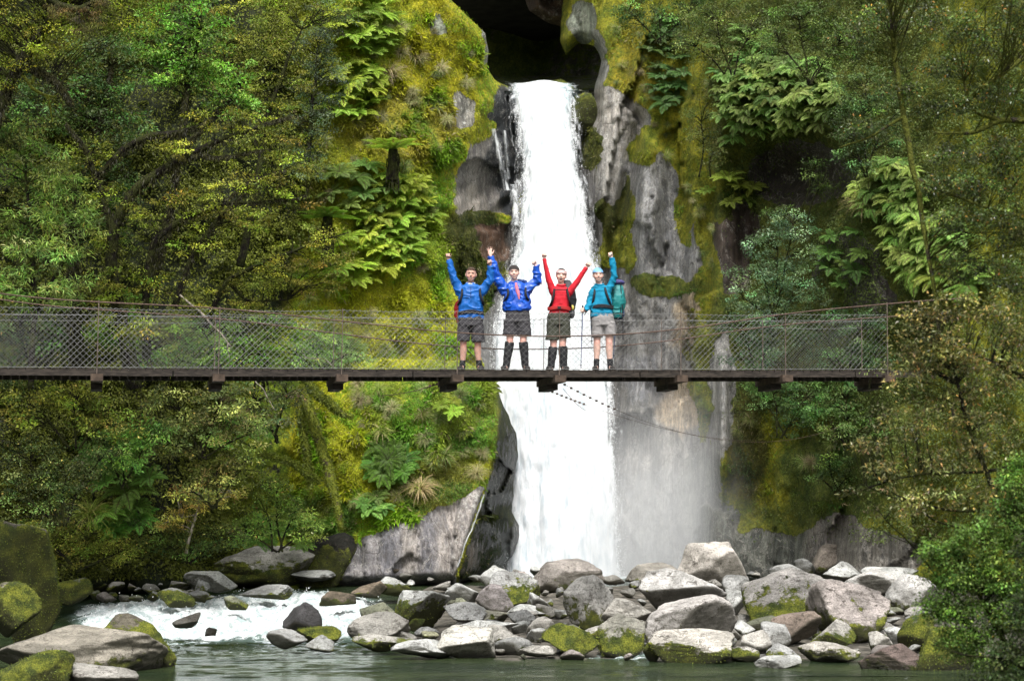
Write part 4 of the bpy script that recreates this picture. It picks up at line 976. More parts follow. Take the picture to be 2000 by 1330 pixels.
def limb_pts(path, Y, r_, wig=.03):
    p = np.array([at(a[0], a[1], Y + (a[3] if len(a) > 3 else 0)) for a in path]); rad = np.array([a[2] for a in path])
    n_ = max(6, len(p) * 5); t = np.linspace(0, len(p) - 1, n_)
    q = np.stack([np.interp(t, range(len(p)), p[:, i]) for i in range(3)], 1)
    for _ in range(2): q[1:-1] = .25 * q[:-2] + .5 * q[1:-1] + .25 * q[2:]
    q += wig * fbm(q * 3.1 + r_.random() * 40, 3, 8)[:, None] * np.array((1, .7, 1)) + wig * .8 * np.stack([vn(q * 2 + 9, 1), vn(q * 2 + 19, 2), vn(q * 2 + 29, 3)], 1)
    return q, np.interp(t, range(len(p)), rad)
def plant(nm, label, cat, grp, Y, limbs, blobs, leaf, colr, seed, bark=None, mat=None, twig=.012, trunkname='trunk', **kw):
    r_ = np.random.default_rng(seed); bark = bark or M_BARKD
    V, C, cc = crown(blobs, Y, leaf, colr, r_, **kw)
    mb = MB(); nodes = []; 
    if not limbs:      # stems rising from the foot of the plant
        lo = max(b[1] + b[3] for b in blobs); mx = float(np.mean([b[0] for b in blobs]))
        limbs = [[(mx + r_.normal() * 8, lo + 6, twig * 2.2), (mx + (b[0] - mx) * .5, (lo + b[1]) / 2, twig * 1.8), (b[0], b[1], twig * 1.2)] for b in blobs[:6]]
    for L_ in limbs:
        q, rd = limb_pts(L_, Y, r_); mb.tube(q, rd * (1 + .12 * vn(q * 9, 5)), 8); nodes.append(np.concatenate([q, rd[:, None]], 1))
    nodes = np.concatenate(nodes)
    root = np.array(nodes[0][:3])
    e = empty(nm, tuple(root), label, cat, grp)
    few = len(cc) < 140
    if not few: mb.build(trunkname, bark, e, True); mb = MB()
    # twigs from the limbs to the leaf clumps
    sel = cc if len(cc) < 420 else cc[r_.permutation(len(cc))[:420]]
    for c in sel:
        d = np.linalg.norm(nodes[:, :3] - c, axis=1) + 1.2 * np.clip(nodes[:, 2] - c[2] + .1, 0, 9)
        j = int(np.argmin(d)); a = nodes[j, :3]; L_ = np.linalg.norm(c - a)
        if L_ < .05 or L_ > 3.5: continue
        t = np.linspace(0, 1, 6)[:, None]; q = a + (c - a) * t; q[:, 2] += (.12 * L_ * np.sin(t * math.pi))[:, 0]; q[1:-1] += r_.normal(0, .035 * L_, (4, 3))
        mb.tube(q, np.linspace(min(twig, nodes[j, 3] * .8), twig * .28, 6), 4, False)
    if mb.v: mb.build(trunkname if few else 'branches', bark, e, few)
    me = leaf_mesh('crown', V - root, C, mat or M_LEAF); link('crown', me, e)
    if seed in (15, 14, 18, 13):         # shaggy dark moss draping the limbs
        b_ = nodes[:, :3]; k = 9000; j = r_.integers(0, len(b_) - 1, k); ok = np.linalg.norm(b_[j + 1] - b_[j], axis=1) < .6; j = j[ok]; k = len(j)
        q = b_[j] + (b_[j + 1] - b_[j]) * r_.random((k, 1)) + r_.normal(0, 1, (k, 3)) * (nodes[j, 3] * .55)[:, None]
        V2 = leafquads(q, r_.normal(0, .35, (k, 3)) + np.array((0, 0, -1.)), np.tile((0, -1., .2), (k, 1)) + r_.normal(0, .4, (k, 3)), r_.uniform(.05, .2, k) * (.6 + 4 * nodes[j, 3]), r_.uniform(.012, .03, k))
        tag(link('hanging_moss', leaf_mesh('hanging_moss', V2 - root, np.array([(.035, .034, .010)]) * np.exp(r_.normal(0, .4, (k, 1))), M_LEAF), e), kind='stuff')
    return e

OLIVE = (.13, .15, .02); MID = (.10, .175, .027); DEEP = (.05, .085, .024); YEL = (.16, .19, .03); BRI = (.13, .24, .04); GREYG = (.06, .085, .045); WIL = (.145, .21, .055)
BROAD = (.088, .42, 50); FINE = (.05, .55, 80); LANCE = (.125, .17, 55); MEDL = (.070, .45, 60)
GL = 'trees and shrubs crowding the left bank'; GR = 'trees and shrubs on the right cliff'; GF = 'foreground bushes at the right edge'
# ---- left forest, back to front
plant('tree', 'slender dark tree with tiny grey green leaves left of the upper moss face', 'tree', GL, 47, [[(600, 330, .07), (608, 220, .05), (620, 110, .03), (625, 40, .02)]], [(615, 90, 55, 60), (620, 170, 60, 70), (600, 250, 55, 50), (640, 40, 50, 40), (590, 320, 50, 40)], FINE, GREYG, 11, dens=1.1)
plant('beech_tree', 'beech with flat layered olive sprays below the top edge of the forest', 'tree', GL, 42.5, [[(470, 520, .10), (500, 380, .08), (520, 230, .06), (560, 120, .04), (590, 60, .02)], [(505, 300, .05), (450, 180, .035), (430, 60, .02)]],
      [(480, 20, 110, 34), (580, 30, 80, 32), (520, 90, 95, 30), (430, 60, 70, 30), (545, 160, 75, 26), (500, 205, 80, 24), (430, 120, 60, 26), (660, 20, 50, 30), (545, 250, 60, 24)], FINE, OLIVE, 12, flat=.22, clump=.3)
plant('broadleaf_tree', 'bright broad leaved tree in the upper middle of the left forest', 'tree', GL, 40.5, [[(300, 560, .09), (330, 420, .08), (350, 280, .06), (370, 150, .04), (390, 60, .02)], [(345, 300, .05), (420, 220, .035), (470, 170, .02)]],
      [(350, 30, 80, 50), (390, 90, 90, 50), (420, 150, 80, 40), (340, 140, 80, 50), (450, 200, 60, 30), (300, 70, 60, 60)], BROAD, (.10, .19, .032), 13, alt=(.5, .42, .06), altp=.004)
plant('broadleaf_tree', 'dark shaded tree behind the willow leaved shrub', 'tree', GL, 39.5, [[(150, 720, .14), (140, 560, .12), (150, 400, .09), (190, 260, .06), (220, 130, .03)]],
      [(210, 130, 90, 70), (150, 210, 90, 60), (230, 250, 80, 50), (210, 350, 70, 60), (60, 190, 70, 50), (200, 440, 60, 50)], BROAD, DEEP, 14)
plant('forked_tree', 'large forked tree with black mossy limbs sweeping to the right', 'tree', GL, 38.8,
      [[(262, 760, .17), (240, 640, .15), (215, 530, .13), (222, 440, .12), (262, 370, .10), (330, 322, .085), (420, 278, .055), (520, 242, .03), (570, 225, .012)],
       [(222, 450, .08), (190, 350, .05), (165, 290, .035), (130, 240, .015)], [(285, 700, .10), (284, 560, .085), (304, 462, .075), (362, 425, .055), (432, 398, .04), (520, 392, .02), (600, 380, .01)],
       [(340, 600, .07), (372, 500, .055), (430, 425, .04), (480, 370, .02)], [(190, 345, .05), (240, 290, .07), (300, 262, .07), (350, 262, .05), (400, 240, .02)], [(330, 322, .05), (380, 300, .035), (430, 310, .02), (530, 290, .01)],
       [(430, 398, .02), (500, 345, .015), (560, 330, .008)]],
      [(430, 235, 90, 30), (520, 270, 90, 28), (570, 320, 80, 28), (480, 350, 90, 28), (560, 385, 80, 25), (440, 430, 90, 30), (360, 380, 60, 26), (330, 300, 60, 25), (380, 470, 60, 28), (500, 430, 60, 24), (290, 420, 50, 30), (230, 470, 50, 30), (250, 560, 60, 30), (200, 380, 50, 30), (170, 300, 60, 40), (320, 560, 50, 30), (240, 620, 70, 40, -.9), (300, 660, 60, 40, -.9), (210, 560, 40, 40, -.6)], MEDL, OLIVE, 15, flat=.25, alt=(.45, .38, .05), altp=.006, dens=.8)
plant('beech_tree', 'olive beech sprays hanging just above the left span of the bridge', 'tree', GL, 41.0, [[(400, 640, .07), (440, 545, .055), (520, 510, .04), (600, 480, .03), (680, 455, .012)], [(440, 545, .04), (480, 590, .03), (560, 585, .015)]],
      [(590, 465, 85, 26), (640, 500, 70, 26), (560, 520, 90, 26), (490, 560, 90, 26), (600, 560, 70, 22), (420, 590, 90, 26), (520, 605, 70, 20), (660, 545, 40, 18)], FINE, (.14, .15, .022), 16, flat=.22, clump=.3)
plant('shrub', 'pale green willow leaved shrub at the left edge above the bridge', 'shrub', GL, 36.5, [[(60, 760, .06), (70, 600, .05), (60, 450, .04), (50, 320, .02)], [(70, 600, .04), (130, 500, .03), (150, 380, .012)]],
      [(30, 270, 70, 40), (60, 330, 100, 50), (120, 400, 70, 50), (30, 430, 80, 60), (90, 500, 80, 50), (130, 570, 60, 40), (20, 560, 60, 50), (160, 440, 34, 26)], LANCE, WIL, 17, alt=(.3, .26, .07), altp=.03)
plant('beech_tree', 'yellow green beech crown filling the top left corner', 'tree', GL, 35.5, [[(-60, 420, .14), (-20, 250, .12), (40, 120, .08), (100, 30, .05)], [(40, 120, .05), (110, 150, .04), (140, 200, .02)]],
      [(20, 30, 80, 50), (60, 90, 70, 45), (10, 140, 60, 40), (120, 80, 60, 35), (240, 20, 80, 30), (120, 20, 80, 30), (250, 60, 50, 25), (300, 0, 60, 25), (0, -120, 160, 60, 0), (250, -110, 160, 50, -1), (100, -260, 260, 90, -3), (-150, 0, 100, 140, 0), (-150, 250, 90, 120, 0)], FINE, (.17, .19, .022), 18, clump=.28)  # blobs above the frame are unseen, added to shade the left margin
plant('dead_branch', 'gnarled mossy bare branch poking out of the shade at upper left', 'branch', None, 36.6, [[(0, 120, .04), (40, 145, .035), (60, 170, .035), (90, 190, .03), (132, 192, .015)], [(62, 165, .025), (70, 135, .02), (68, 128, .012)], [(92, 190, .03), (98, 215, .02), (100, 240, .012)]], [(110, 195, 18, 5)], (.03, .5, 12), YEL, 19, bark=M_BARKM, trunkname='limb')
plant('mossy_bough', 'dark bough dripping with brown moss at the very top left', 'branch', None, 33.0, [[(60, -40, .05), (110, 10, .06), (160, 20, .06), (215, -10, .05), (240, -50, .04)]], [(120, 22, 30, 16), (165, 34, 34, 26), (200, 10, 24, 14)], (.05, .12, 90), (.075, .06, .015), 20, droop=1.5, clump=.14, trunkname='limb')
# ---- left, behind the mesh and below the deck
for k, (lab, Y, bl, lf, cl) in enumerate([
    ('dark shrub behind the mesh at the far left of the bridge', 40.5, [(40, 640, 70, 60), (120, 660, 60, 50), (30, 720, 70, 40)], BROAD, DEEP),
    ('fresh green bush behind the mesh left of the second hanger', 41.5, [(230, 640, 60, 40), (300, 680, 80, 40), (250, 600, 40, 30)], BROAD, BRI),
    ('loose bush behind the mesh between the second and third hangers', 43.0, [(400, 650, 80, 40), (480, 690, 90, 40), (350, 700, 60, 30), (540, 640, 60, 30)], MEDL, MID),
    ('light green bush at the foot of the yellow moss behind the mesh', 45.5, [(580, 690, 80, 32), (660, 700, 60, 26), (620, 660, 50, 22)], MEDL, (.11, .18, .045)),
    ('olive shrub hanging below the deck at the left', 38.5, [(60, 790, 80, 50), (150, 780, 70, 45), (210, 830, 60, 40)], MEDL, OLIVE),
    ('brown green shrub with pale tips in the middle of the lower left bank', 40.0, [(350, 800, 90, 50), (430, 790, 80, 45), (390, 850, 90, 40), (480, 850, 60, 40), (320, 860, 50, 30)], MEDL, (.125, .145, .045)),
    ('grey green twiggy bush under the deck left of the mossy trunks', 42.0, [(500, 780, 60, 40), (560, 770, 50, 40), (540, 830, 40, 30)], MEDL, (.10, .12, .05)),
    ('dark fine leaved shrub low on the left bank', 38.5, [(60, 900, 80, 60), (130, 930, 70, 50), (60, 980, 80, 40), (190, 900, 50, 40)], FINE, (.06, .085, .025)),
    ('leafy green shrub among the shadows of the lower left bank', 39.5, [(240, 900, 60, 50), (290, 850, 50, 30), (200, 860, 50, 30)], BROAD, (.08, .15, .03)),
    ('yellowish shrub leaning out over the dark hollow of the left bank', 40.2, [(420, 930, 60, 30), (380, 960, 50, 26), (470, 910, 50, 26)], MEDL, (.13, .15, .035)),
    ('green mounded bush right of the yellow leaved sapling', 43.5, [(520, 1000, 60, 40), (580, 990, 50, 36), (540, 960, 50, 30), (480, 1040, 50, 30), (600, 1040, 40, 24)], MEDL, (.10, .15, .028)),
    ('mossy low bush at the foot of the left bank', 41.5, [(170, 1050, 60, 40), (120, 1080, 60, 30), (230, 1080, 50, 28), (80, 1040, 50, 30)], FINE, (.14, .16, .022)),
    ('dark bush below the hollow of the left bank', 42.5, [(300, 1050, 60, 40), (380, 1060, 50, 34), (440, 1050, 50, 30)], MEDL, (.06, .09, .02))]):
    plant('shrub', lab, 'shrub', GL, Y, None, bl, lf, cl, 30 + k, alt=(.38, .3, .08), altp=.02)
plant('sapling', 'small sapling with yellow leaves and a pale stem above the peaked boulder', 'sapling', None, 42.2, [[(362, 1082, .04), (372, 1040, .035), (385, 1000, .03), (400, 960, .015)], [(382, 1005, .02), (350, 1010, .015), (320, 1020, .008)]], [(400, 985, 40, 14), (350, 1005, 36, 12), (440, 965, 40, 14), (370, 960, 40, 14), (330, 1030, 24, 9)], (.06, .4, 45), (.32, .26, .06), 50, bark=M_BARKP, clump=.18)
def log(nm, lab, cat, Y, paths, bark, seed, grp=None):
    r_ = np.random.default_rng(seed); mb = MB()
    for p in paths:
        q, rd = limb_pts(p, Y, r_, .04); mb.tube(q, rd * (1 + .18 * vn(q * 7, 5)), 10)
    c = at(paths[0][0][0], paths[0][0][1], Y); e = None
    o = mb.build(nm, bark, None, True)
    if bark is M_BARKM:
        V = np.concatenate(mb.v); q = np.concatenate(mb.q); T = np.concatenate([q[:, :3], q[:, [0, 2, 3]]]); V_ = V - V.mean(0); tufts(o, V, T, 1, 0, seed, 2600, .07)
        for j in range(5):
            b = V[r_.integers(len(V))]; 
    return tag(o, lab, cat, grp)
log('mossy_log', 'thick yellow mossed trunk standing against the lower moss bank', 'trunk', 45.6, [[(586, 752, .10), (604, 800, .13), (620, 850, .135), (640, 920, .12), (655, 980, .09), (668, 1035, .06)]], M_BARKM, 61)
log('mossy_log', 'mossy broken log slanting down to the right just below the deck', 'trunk', 44.8, [[(590, 735, .07), (625, 775, .085), (655, 800, .07), (690, 815, .03)]], M_BARKM, 62)
log('mossy_log', 'thin mossy stem left of the thick yellow mossed trunk', 'trunk', 45.6, [[(585, 800, .07), (598, 870, .07), (604, 950, .05)]], M_BARKM, 63)
log('mossy_log', 'mossy branch stub curving down in the middle of the left bank', 'trunk', 42.5, [[(445, 893, .09), (462, 915, .10), (470, 945, .06)]], M_BARKM, 64)
log('mossy_log', 'mossy root crawling across to the foot of the thick mossed trunk', 'trunk', 44.4, [[(500, 885, .05), (560, 895, .06), (610, 930, .06), (625, 940, .04)]], M_BARKM, 65)
log('dead_stick', 'pale bare dead stick leaning behind the mesh at the left', 'stick', 38.0, [[(352, 575, .022), (400, 618, .022), (452, 676, .012)], [(446, 668, .01), (446, 700, .007)]], M_BARKP, 67)
log('dead_stick', 'thin pale dead stick hanging below the deck above the mossy log', 'stick', 39.0, [[(500, 742, .010), (520, 770, .012), (536, 800, .007)]], M_BARKP, 68)
log('dead_stick', 'pale twig lying across the light bush behind the mesh', 'stick', 43.5, [[(590, 698, .014), (630, 702, .014), (652, 716, .008)], [(600, 700, .01), (590, 680, .006)]], M_BARKP, 69)
# ---- right cliff
for k, (lab, Y, bl, lf, cl) in enumerate([
    ('round grey green shrub growing on the brown ledge of the right cliff', 48.5, [(1520, 490, 80, 50), (1490, 540, 70, 40), (1560, 560, 60, 40), (1550, 440, 60, 30), (1450, 580, 50, 26), (1520, 600, 60, 24)], FINE, (.085, .135, .07)),
    ('dark bush at the upper edge of the right cliff nearest the ravine', 52.5, [(1230, 20, 40, 40), (1290, 40, 50, 40), (1350, 20, 50, 40)], MEDL, DEEP),
    ('fine leaved bush on top of the right cliff above the pale ferns', 49.5, [(1400, 40, 70, 40), (1470, 60, 60, 40), (1430, 110, 50, 30), (1360, 90, 50, 40)], FINE, (.08, .10, .03)),
    ('mottled green bush above and right of the pale fern bank', 47.0, [(1560, 40, 80, 45), (1640, 80, 70, 45), (1600, 130, 50, 30), (1520, 80, 50, 26)], MEDL, (.075, .11, .032)),
    ('dense green bush right of the pale fern bank', 45.0, [(1690, 170, 70, 50), (1660, 240, 50, 50), (1720, 260, 50, 50), (1680, 310, 50, 30)], MEDL, (.06, .10, .035)),
    ('dark leafy hanging shrub left of the brown hollow', 51.0, [(1370, 240, 30, 60), (1390, 300, 25, 40)], FINE, (.10, .12, .04)),
    ('dark blue green shrub behind the mesh right of the mossy face', 47.5, [(1450, 640, 50, 40), (1510, 660, 60, 40), (1470, 700, 50, 26)], MEDL, (.05, .085, .045)),
    ('dark shrub behind the mesh near the right end of the bridge', 45.5, [(1600, 640, 60, 40), (1680, 640, 60, 50), (1620, 700, 60, 26), (1710, 700, 50, 26)], MEDL, (.05, .09, .035)),
    ('green shrub hanging from the cliff just under the right deck', 48.0, [(1510, 770, 60, 26), (1570, 780, 55, 36), (1550, 820, 50, 28), (1480, 750, 40, 16)], MEDL, (.065, .12, .035)),
    ('trailing shrub below the deck next to the autumn bush', 46.0, [(1650, 780, 60, 40), (1690, 830, 50, 40), (1630, 840, 40, 26)], MEDL, (.07, .105, .03)),
    ('low green bush on the yellow moss under the right deck', 48.0, [(1620, 900, 40, 20), (1660, 930, 40, 26), (1600, 930, 30, 16)], MEDL, (.08, .13, .035)),
    ('straggly bush inside the brown hollow of the right cliff', 49.5, [(1590, 330, 34, 20), (1600, 370, 30, 16), (1520, 410, 34, 18)], MEDL, (.07, .10, .03))]):
    plant('shrub', lab, 'shrub', GR, Y, None, bl, lf, cl, 80 + k)
# ---- right foreground
plant('tree', 'out of focus olive tree with a mossy stem filling the upper right corner', 'tree', GF, 19.0,
      [[(1880, 900, .02), (1815, 520, .02), (1800, 440, .026), (1788, 350, .032), (1768, 230, .034), (1745, 120, .030), (1735, -20, .026)], [(1790, 350, .025), (1840, 375, .02), (1920, 400, .018), (2040, 440, .016)],
       [(2060, 60, .03), (1990, 120, .025), (1900, 190, .018), (1830, 230, .010)], [(2060, 250, .04), (1960, 235, .03), (1900, 265, .02), (1830, 260, .008)], [(1960, 240, .03), (1900, 220, .022), (1880, 160, .015)], [(1770, 230, .02), (1700, 270, .012), (1640, 290, .006)]],
      [(1760, 30, 90, 30, .5), (1860, 50, 80, 36), (1950, 80, 70, 44), (1850, 130, 70, 26), (1690, 60, 50, 30), (1940, 190, 70, 30), (1850, 210, 60, 22), (1960, 300, 60, 40, -.8), (1740, 180, 50, 26), (1870, 300, 60, 22), (1930, 360, 70, 34, -.8),
       (1690, 250, 40, 18), (1840, 360, 50, 18), (1750, -90, 130, 60, -2), (1900, -120, 140, 80, -3), (2050, -60, 120, 120, -2), (1800, -260, 200, 90, -5), (2050, -280, 180, 100, -5), (2150, 100, 120, 160, -2), (2200, 350, 120, 160, -2), (2000, -480, 260, 110, -8), (2300, -300, 200, 200, -5), (1960, 440, 60, 44, -1), (1880, 430, 60, 30, -.8), (1990, 10, 50, 40), (1980, 540, 50, 50, -1), (1890, 520, 60, 26, -.5)],  # blobs above the frame are unseen, added to shade the right margin
      (.034, .5, 45), (.055, .078, .018), 101, bark=M_BARKO, clump=.13, flat=.35, twig=.006, alt=(.30, .16, .03), altp=.04, dens=1.35, mat=M_LEAFG)
plant('autumn_bush', 'brownish yellow autumn bush at the right where the bridge ends', 'bush', GF, 17.0,
      [[(2040, 1150, .03), (1960, 1000, .025), (1900, 850, .02), (1860, 700, .012)], [(2040, 900, .02), (1900, 925, .014), (1760, 925, .010), (1640, 975, .005)], [(1960, 1000, .015), (1850, 1000, .012), (1740, 960, .006)], [(2030, 750, .02), (1920, 700, .012), (1800, 640, .006)]],
      [(1880, 600, 80, 36), (1800, 640, 60, 34), (1800, 700, 50, 40), (1850, 670, 60, 40), (1800, 620, 30, 24), (1960, 620, 60, 50), (1850, 700, 80, 40), (1930, 740, 80, 50), (1780, 740, 50, 34), (1840, 800, 80, 40), (1930, 850, 80, 50), (1770, 830, 46, 34), (1850, 900, 80, 40), (1750, 920, 60, 24), (1930, 960, 70, 50), (1800, 980, 70, 30), (1700, 870, 30, 16), (1990, 700, 50, 60)],
      (.040, .42, 26), (.10, .10, .03), 102, clump=.13, flat=.5, twig=.004, alt=(.30, .20, .06), altp=.14, dens=.95, mat=M_LEAFG)
plant('autumn_bush', 'thin twigs of a brown leaved bush reaching left over the boulders', 'bush', GF, 18.0, [[(1950, 1060, .012), (1850, 1020, .009), (1780, 985, .007), (1690, 940, .004)], [(1850, 1020, .006), (1800, 1070, .004), (1700, 1030, .003)], [(1880, 1180, .012), (1800, 1080, .008), (1720, 1000, .004)]],
      [(1720, 950, 40, 14), (1760, 1000, 40, 18), (1700, 1000, 30, 12), (1800, 1040, 40, 18), (1730, 800, 24, 14), (1720, 720, 20, 10), (1660, 960, 24, 8)], (.034, .42, 12), (.19, .18, .08), 103, clump=.10, twig=.003, dens=.35)
plant('glossy_bush', 'glossy dark green bush overhanging the water at the lower right', 'bush', GF, 16.0, [[(2040, 1350, .03), (1960, 1250, .025), (1900, 1150, .015), (1860, 1080, .008)], [(2050, 1080, .014), (1900, 1095, .010), (1800, 1110, .005)], [(1990, 1300, .015), (1900, 1230, .01), (1850, 1180, .006)]],
      [(1900, 1060, 80, 36), (1970, 1020, 60, 50), (1860, 1120, 60, 34), (1940, 1130, 80, 50), (1850, 1180, 50, 36), (1920, 1210, 80, 44), (1980, 1180, 60, 60), (1880, 1260, 50, 26), (1960, 1290, 60, 40), (1830, 1080, 30, 16), (1990, 940, 40, 50)],
      (.028, .55, 44), (.07, .12, .022), 104, clump=.11, flat=.5, twig=.005, mat=M_LEAF, dens=2.2, alt=(.5, .4, .05), altp=.006)
plant('dark_bush', 'almost black twiggy undergrowth in the bottom right corner', 'bush', GF, 15.0, [[(2060, 1340, .02), (1960, 1290, .008), (1820, 1260, .003)], [(2060, 1200, .02), (1980, 1290, .01), (1940, 1335, .003)]], [(1990, 1290, 60, 40), (1950, 1330, 70, 24), (2010, 1200, 30, 60), (2020, 1080, 30, 80)], (.03, .5, 36), (.03, .045, .014), 105, clump=.11, twig=.004, dens=2.)

# ---- leafy ground cover over the forest slopes (nobody could count it)
def cover(nm, lab, df, k, xr, yr, keep, leaf, colf, seed, lump=.5, mat=None, hang=0.3):
    r_ = np.random.default_rng(seed); px = r_.uniform(*xr, k); py = r_.uniform(*yr, k)
    m = keep(px, py) > r_.random(k); px, py = px[m], py[m]; k = len(px)
    off = lump * np.clip(.35 + 1.1 * n2(px, py, 55, 4, seed), 0, 1.2) + r_.random(k) * .12
    c = S(df, px, py, off); d = r_.normal(0, .7, (k, 3)) + np.array((0, -.5, -hang)); nn = np.array((0, -.6, .9)) + r_.normal(0, .5, (k, 3))
    L = leaf[0] * r_.uniform(.6, 1.4, k); col = colf(px, py) * np.exp(r_.normal(0, .25, (k, 1))) * (1 + .35 * n2(px, py, 40, 3, seed + 1))[:, None]
    tag(link(nm, leaf_mesh(nm, leafquads(c, d, nn, L, L * leaf[1]), np.clip(col, .003, .7), mat or M_LEAF)), lab, None, None, 'stuff')
cover('undergrowth', 'tangled leafy undergrowth covering the left forest slope', D_left, 230000, (-60, 720), (-60, 1130), lambda x, y: sst(40, -40, x + 80 * n2(x, y, 60, 3, 5) - np.interp(y, [0, 250, 450, 530, 760, 900, 1100], [600, 620, 620, 525, 460, 520, 540])) * (1 - .7 * (n2(x, y, 75, 3, 9) > .1)), (.08, .45), lambda x, y: 1.3 * np.array([OLIVE]) * (.6 + .5 * sst(300, 650, x))[:, None], 201)
cover('undergrowth', 'tangled leafy undergrowth on the right cliff slope', D_right, 190000, (1180, 2100), (-60, 1060), lambda x, y: sst(1400, 1500, x + 60 * n2(x, y, 60, 3, 5) + 220 * sst(260, 60, y)) * (1 - .95 * np.exp(-(((x - 1560) / 100) ** 2 + ((y - 345) / 70) ** 2) ** 2)) * (1 - .97 * np.exp(-(((x - 1438) / 42) ** 2 + ((y - 480) / 100) ** 2) ** 2)) * (1 - .93 * sst(800, 880, y) * sst(1760, 1640, x)) * (1 - .8 * (n2(x, y, 70, 3, 9) > .15)), (.07, .45), lambda x, y: np.array([(.10, .135, .032)]) * np.ones((len(x), 1)), 202)
# moss, short grass and tiny plants: colour follows the moss they grow from
def carpet(nm, lab, df, pn, k, xr, yr, seed, L0=.09, extra=None):
    r_ = np.random.default_rng(seed); px = r_.uniform(*xr, k); py = r_.uniform(*yr, k)
    a = pn(px, py); m = (a['moss'] + .6 * n2(px, py, 16, 3, seed)) > .62
    if extra is not None: m &= extra(px, py)
    px, py = px[m], py[m]; k = len(px); mc = a['mossc'][m]
    c = S(df, px, py, .01 + .10 * np.clip(n2(px, py, 30, 3, seed + 2) + .3, 0, 1))
    d = r_.normal(0, .5, (k, 3)) + np.array((0, -.55, -.35)); nn = np.array((0, -.7, .7)) + r_.normal(0, .4, (k, 3))
    lg = n2(px, py, 34, 3, seed + 5); L = L0 * r_.uniform(.5, 1.3, k) * (1 + 1.6 * sst(.1, .35, lg))
    col = mc * np.exp(r_.normal(0, .3, (k, 1))) * (1 + .3 * n2(px, py, 30, 3, seed + 1))[:, None]
    gr = sst(.05, .3, n2(px, py, 48, 3, seed + 7))[:, None]; col = col * (1 - gr) + col * np.array((.55, .9, .9)) * gr
    st = r_.random(k) < .05; col[st] = (.3, .25, .13)
    tag(link(nm, leaf_mesh(nm, leafquads(c, d, nn, L, L * .2), np.clip(col, .003, .7), M_LEAF)), lab, None, None, 'stuff')
carpet('moss_and_grass', 'shaggy yellow moss and short grass on the upper left face', D_left, pn_left, 130000, (520, 1010), (-30, 760), 301, .09, lambda x, y: inpoly(x, y, LEFT))
carpet('moss_and_grass', 'shaggy moss and grass clothing the lower outcrop beside the falls', D_low, pn_low, 80000, (560, 970), (700, 1125), 302, .085, lambda x, y: inpoly(x, y, LOW))
carpet('moss_and_grass', 'thin green moss and grass on the right face', D_right, pn_right, 90000, (1150, 1720), (-30, 1010), 303, .06, lambda x, y: inpoly(x, y, RIGHT))

# ================================================================ ferns and tussocks (each one a thing)
def fern_proto(seed, nf=15, L=1., spread=.9, droop=1.):
    r_ = np.random.default_rng(seed); Vs, Cs = [], []; stems = []
    for i in range(nf):
        az = 2 * math.pi * i / nf + r_.uniform(-.3, .3); l = L * r_.uniform(.75, 1.15); el = r_.uniform(.35, 1.0)
        n_ = 26; t = np.linspace(0, 1, n_); ang = el - (el + droop * r_.uniform(.5, .95)) * t ** 1.3
        ds = l / n_; x = np.cumsum(np.cos(ang)) * ds; z = np.cumsum(np.sin(ang)) * ds
        h = np.array((math.cos(az), math.sin(az), 0)); side = np.array((-math.sin(az), math.cos(az), 0))
        p = x[:, None] * h + z[:, None] * np.array((0, 0, 1)); tan = unit(np.gradient(p, axis=0)); nrm = unit(np.cross(tan, side)); nrm *= np.sign(nrm[:, 2:3] + 1e-6)
        pl = l * .27 * np.sin(np.pi * np.clip(t * .93 + .07, 0, 1)) ** .75 * (1 - .35 * t) + .01
        for s_ in (-1, 1):
            d = s_ * side + tan * .45 - np.array((0, 0, .18)) + r_.normal(0, .05, (n_, 3))
            V = leafquads(p, d, nrm, pl, np.full(n_, l / n_ * 1.05)); Vs.append(V)
            Cs.append(np.array([(.17, .29, .055)]) * np.exp(r_.normal(0, .15, (n_, 1))) * (.8 + .35 * t)[:, None])
        w_ = .008 * l; V = np.concatenate([np.stack([p[:-1] - side * w_, p[:-1] + side * w_, p[1:] + side * w_, p[1:] - side * w_], 1).reshape(-1, 3)]); V[:, 2] += .004; Vs.append(V); Cs.append(np.tile((.10, .08, .03), (n_ - 1, 1)))
    return leaf_mesh('fern', np.concatenate(Vs), np.concatenate(Cs), M_FERN)
def tuss_proto(seed, k=130, L=1., straw=.4):
    r_ = np.random.default_rng(seed); Vs, Cs = [], []
    for i in range(k):
        az = r_.uniform(0, 6.283); l = L * r_.uniform(.5, 1.1); el = r_.uniform(.5, 1.45); n_ = 7; t = np.linspace(0, 1, n_)
        ang = el - (el + r_.uniform(.7, 1.4)) * t ** 1.2; x = np.concatenate([[0], np.cumsum(np.cos(ang))[:-1]]) * l / n_; z = np.concatenate([[0], np.cumsum(np.sin(ang))[:-1]]) * l / n_
        h = np.array((math.cos(az), math.sin(az), 0)); side = np.array((-math.sin(az), math.cos(az), 0)); p = x[:, None] * h + z[:, None] * np.array((0, 0, 1)); p[:, :2] += r_.normal(0, .04, 2)
        w_ = (.011 * (1 - t) + .002)[:, None] * side; A, B_ = p - w_, p + w_
        Vs.append(np.stack([A[:-1], B_[:-1], B_[1:], A[1:]], 1).reshape(-1, 3))
        base = np.array((.26, .235, .12)) if r_.random() < straw else np.array((.13, .18, .04)); Cs.append(base * math.exp(r_.normal(0, .25)) * np.ones((n_ - 1, 1)) * (1 + .2 * t[:-1, None]))
    return leaf_mesh('tussock', np.concatenate(Vs), np.concatenate(Cs), M_FERN)
FPH = [fern_proto(60 + s, 15, 1, 1, 1.45) for s in range(4)]
FP = [fern_proto(s, 13 + s % 4, 1, 1, .8 + .15 * (s % 3)) for s in range(5)]
TG = [tuss_proto(10 + s, 130, 1, .25) for s in range(3)]; TS = [tuss_proto(20 + s, 170, 1, .75) for s in range(3)]
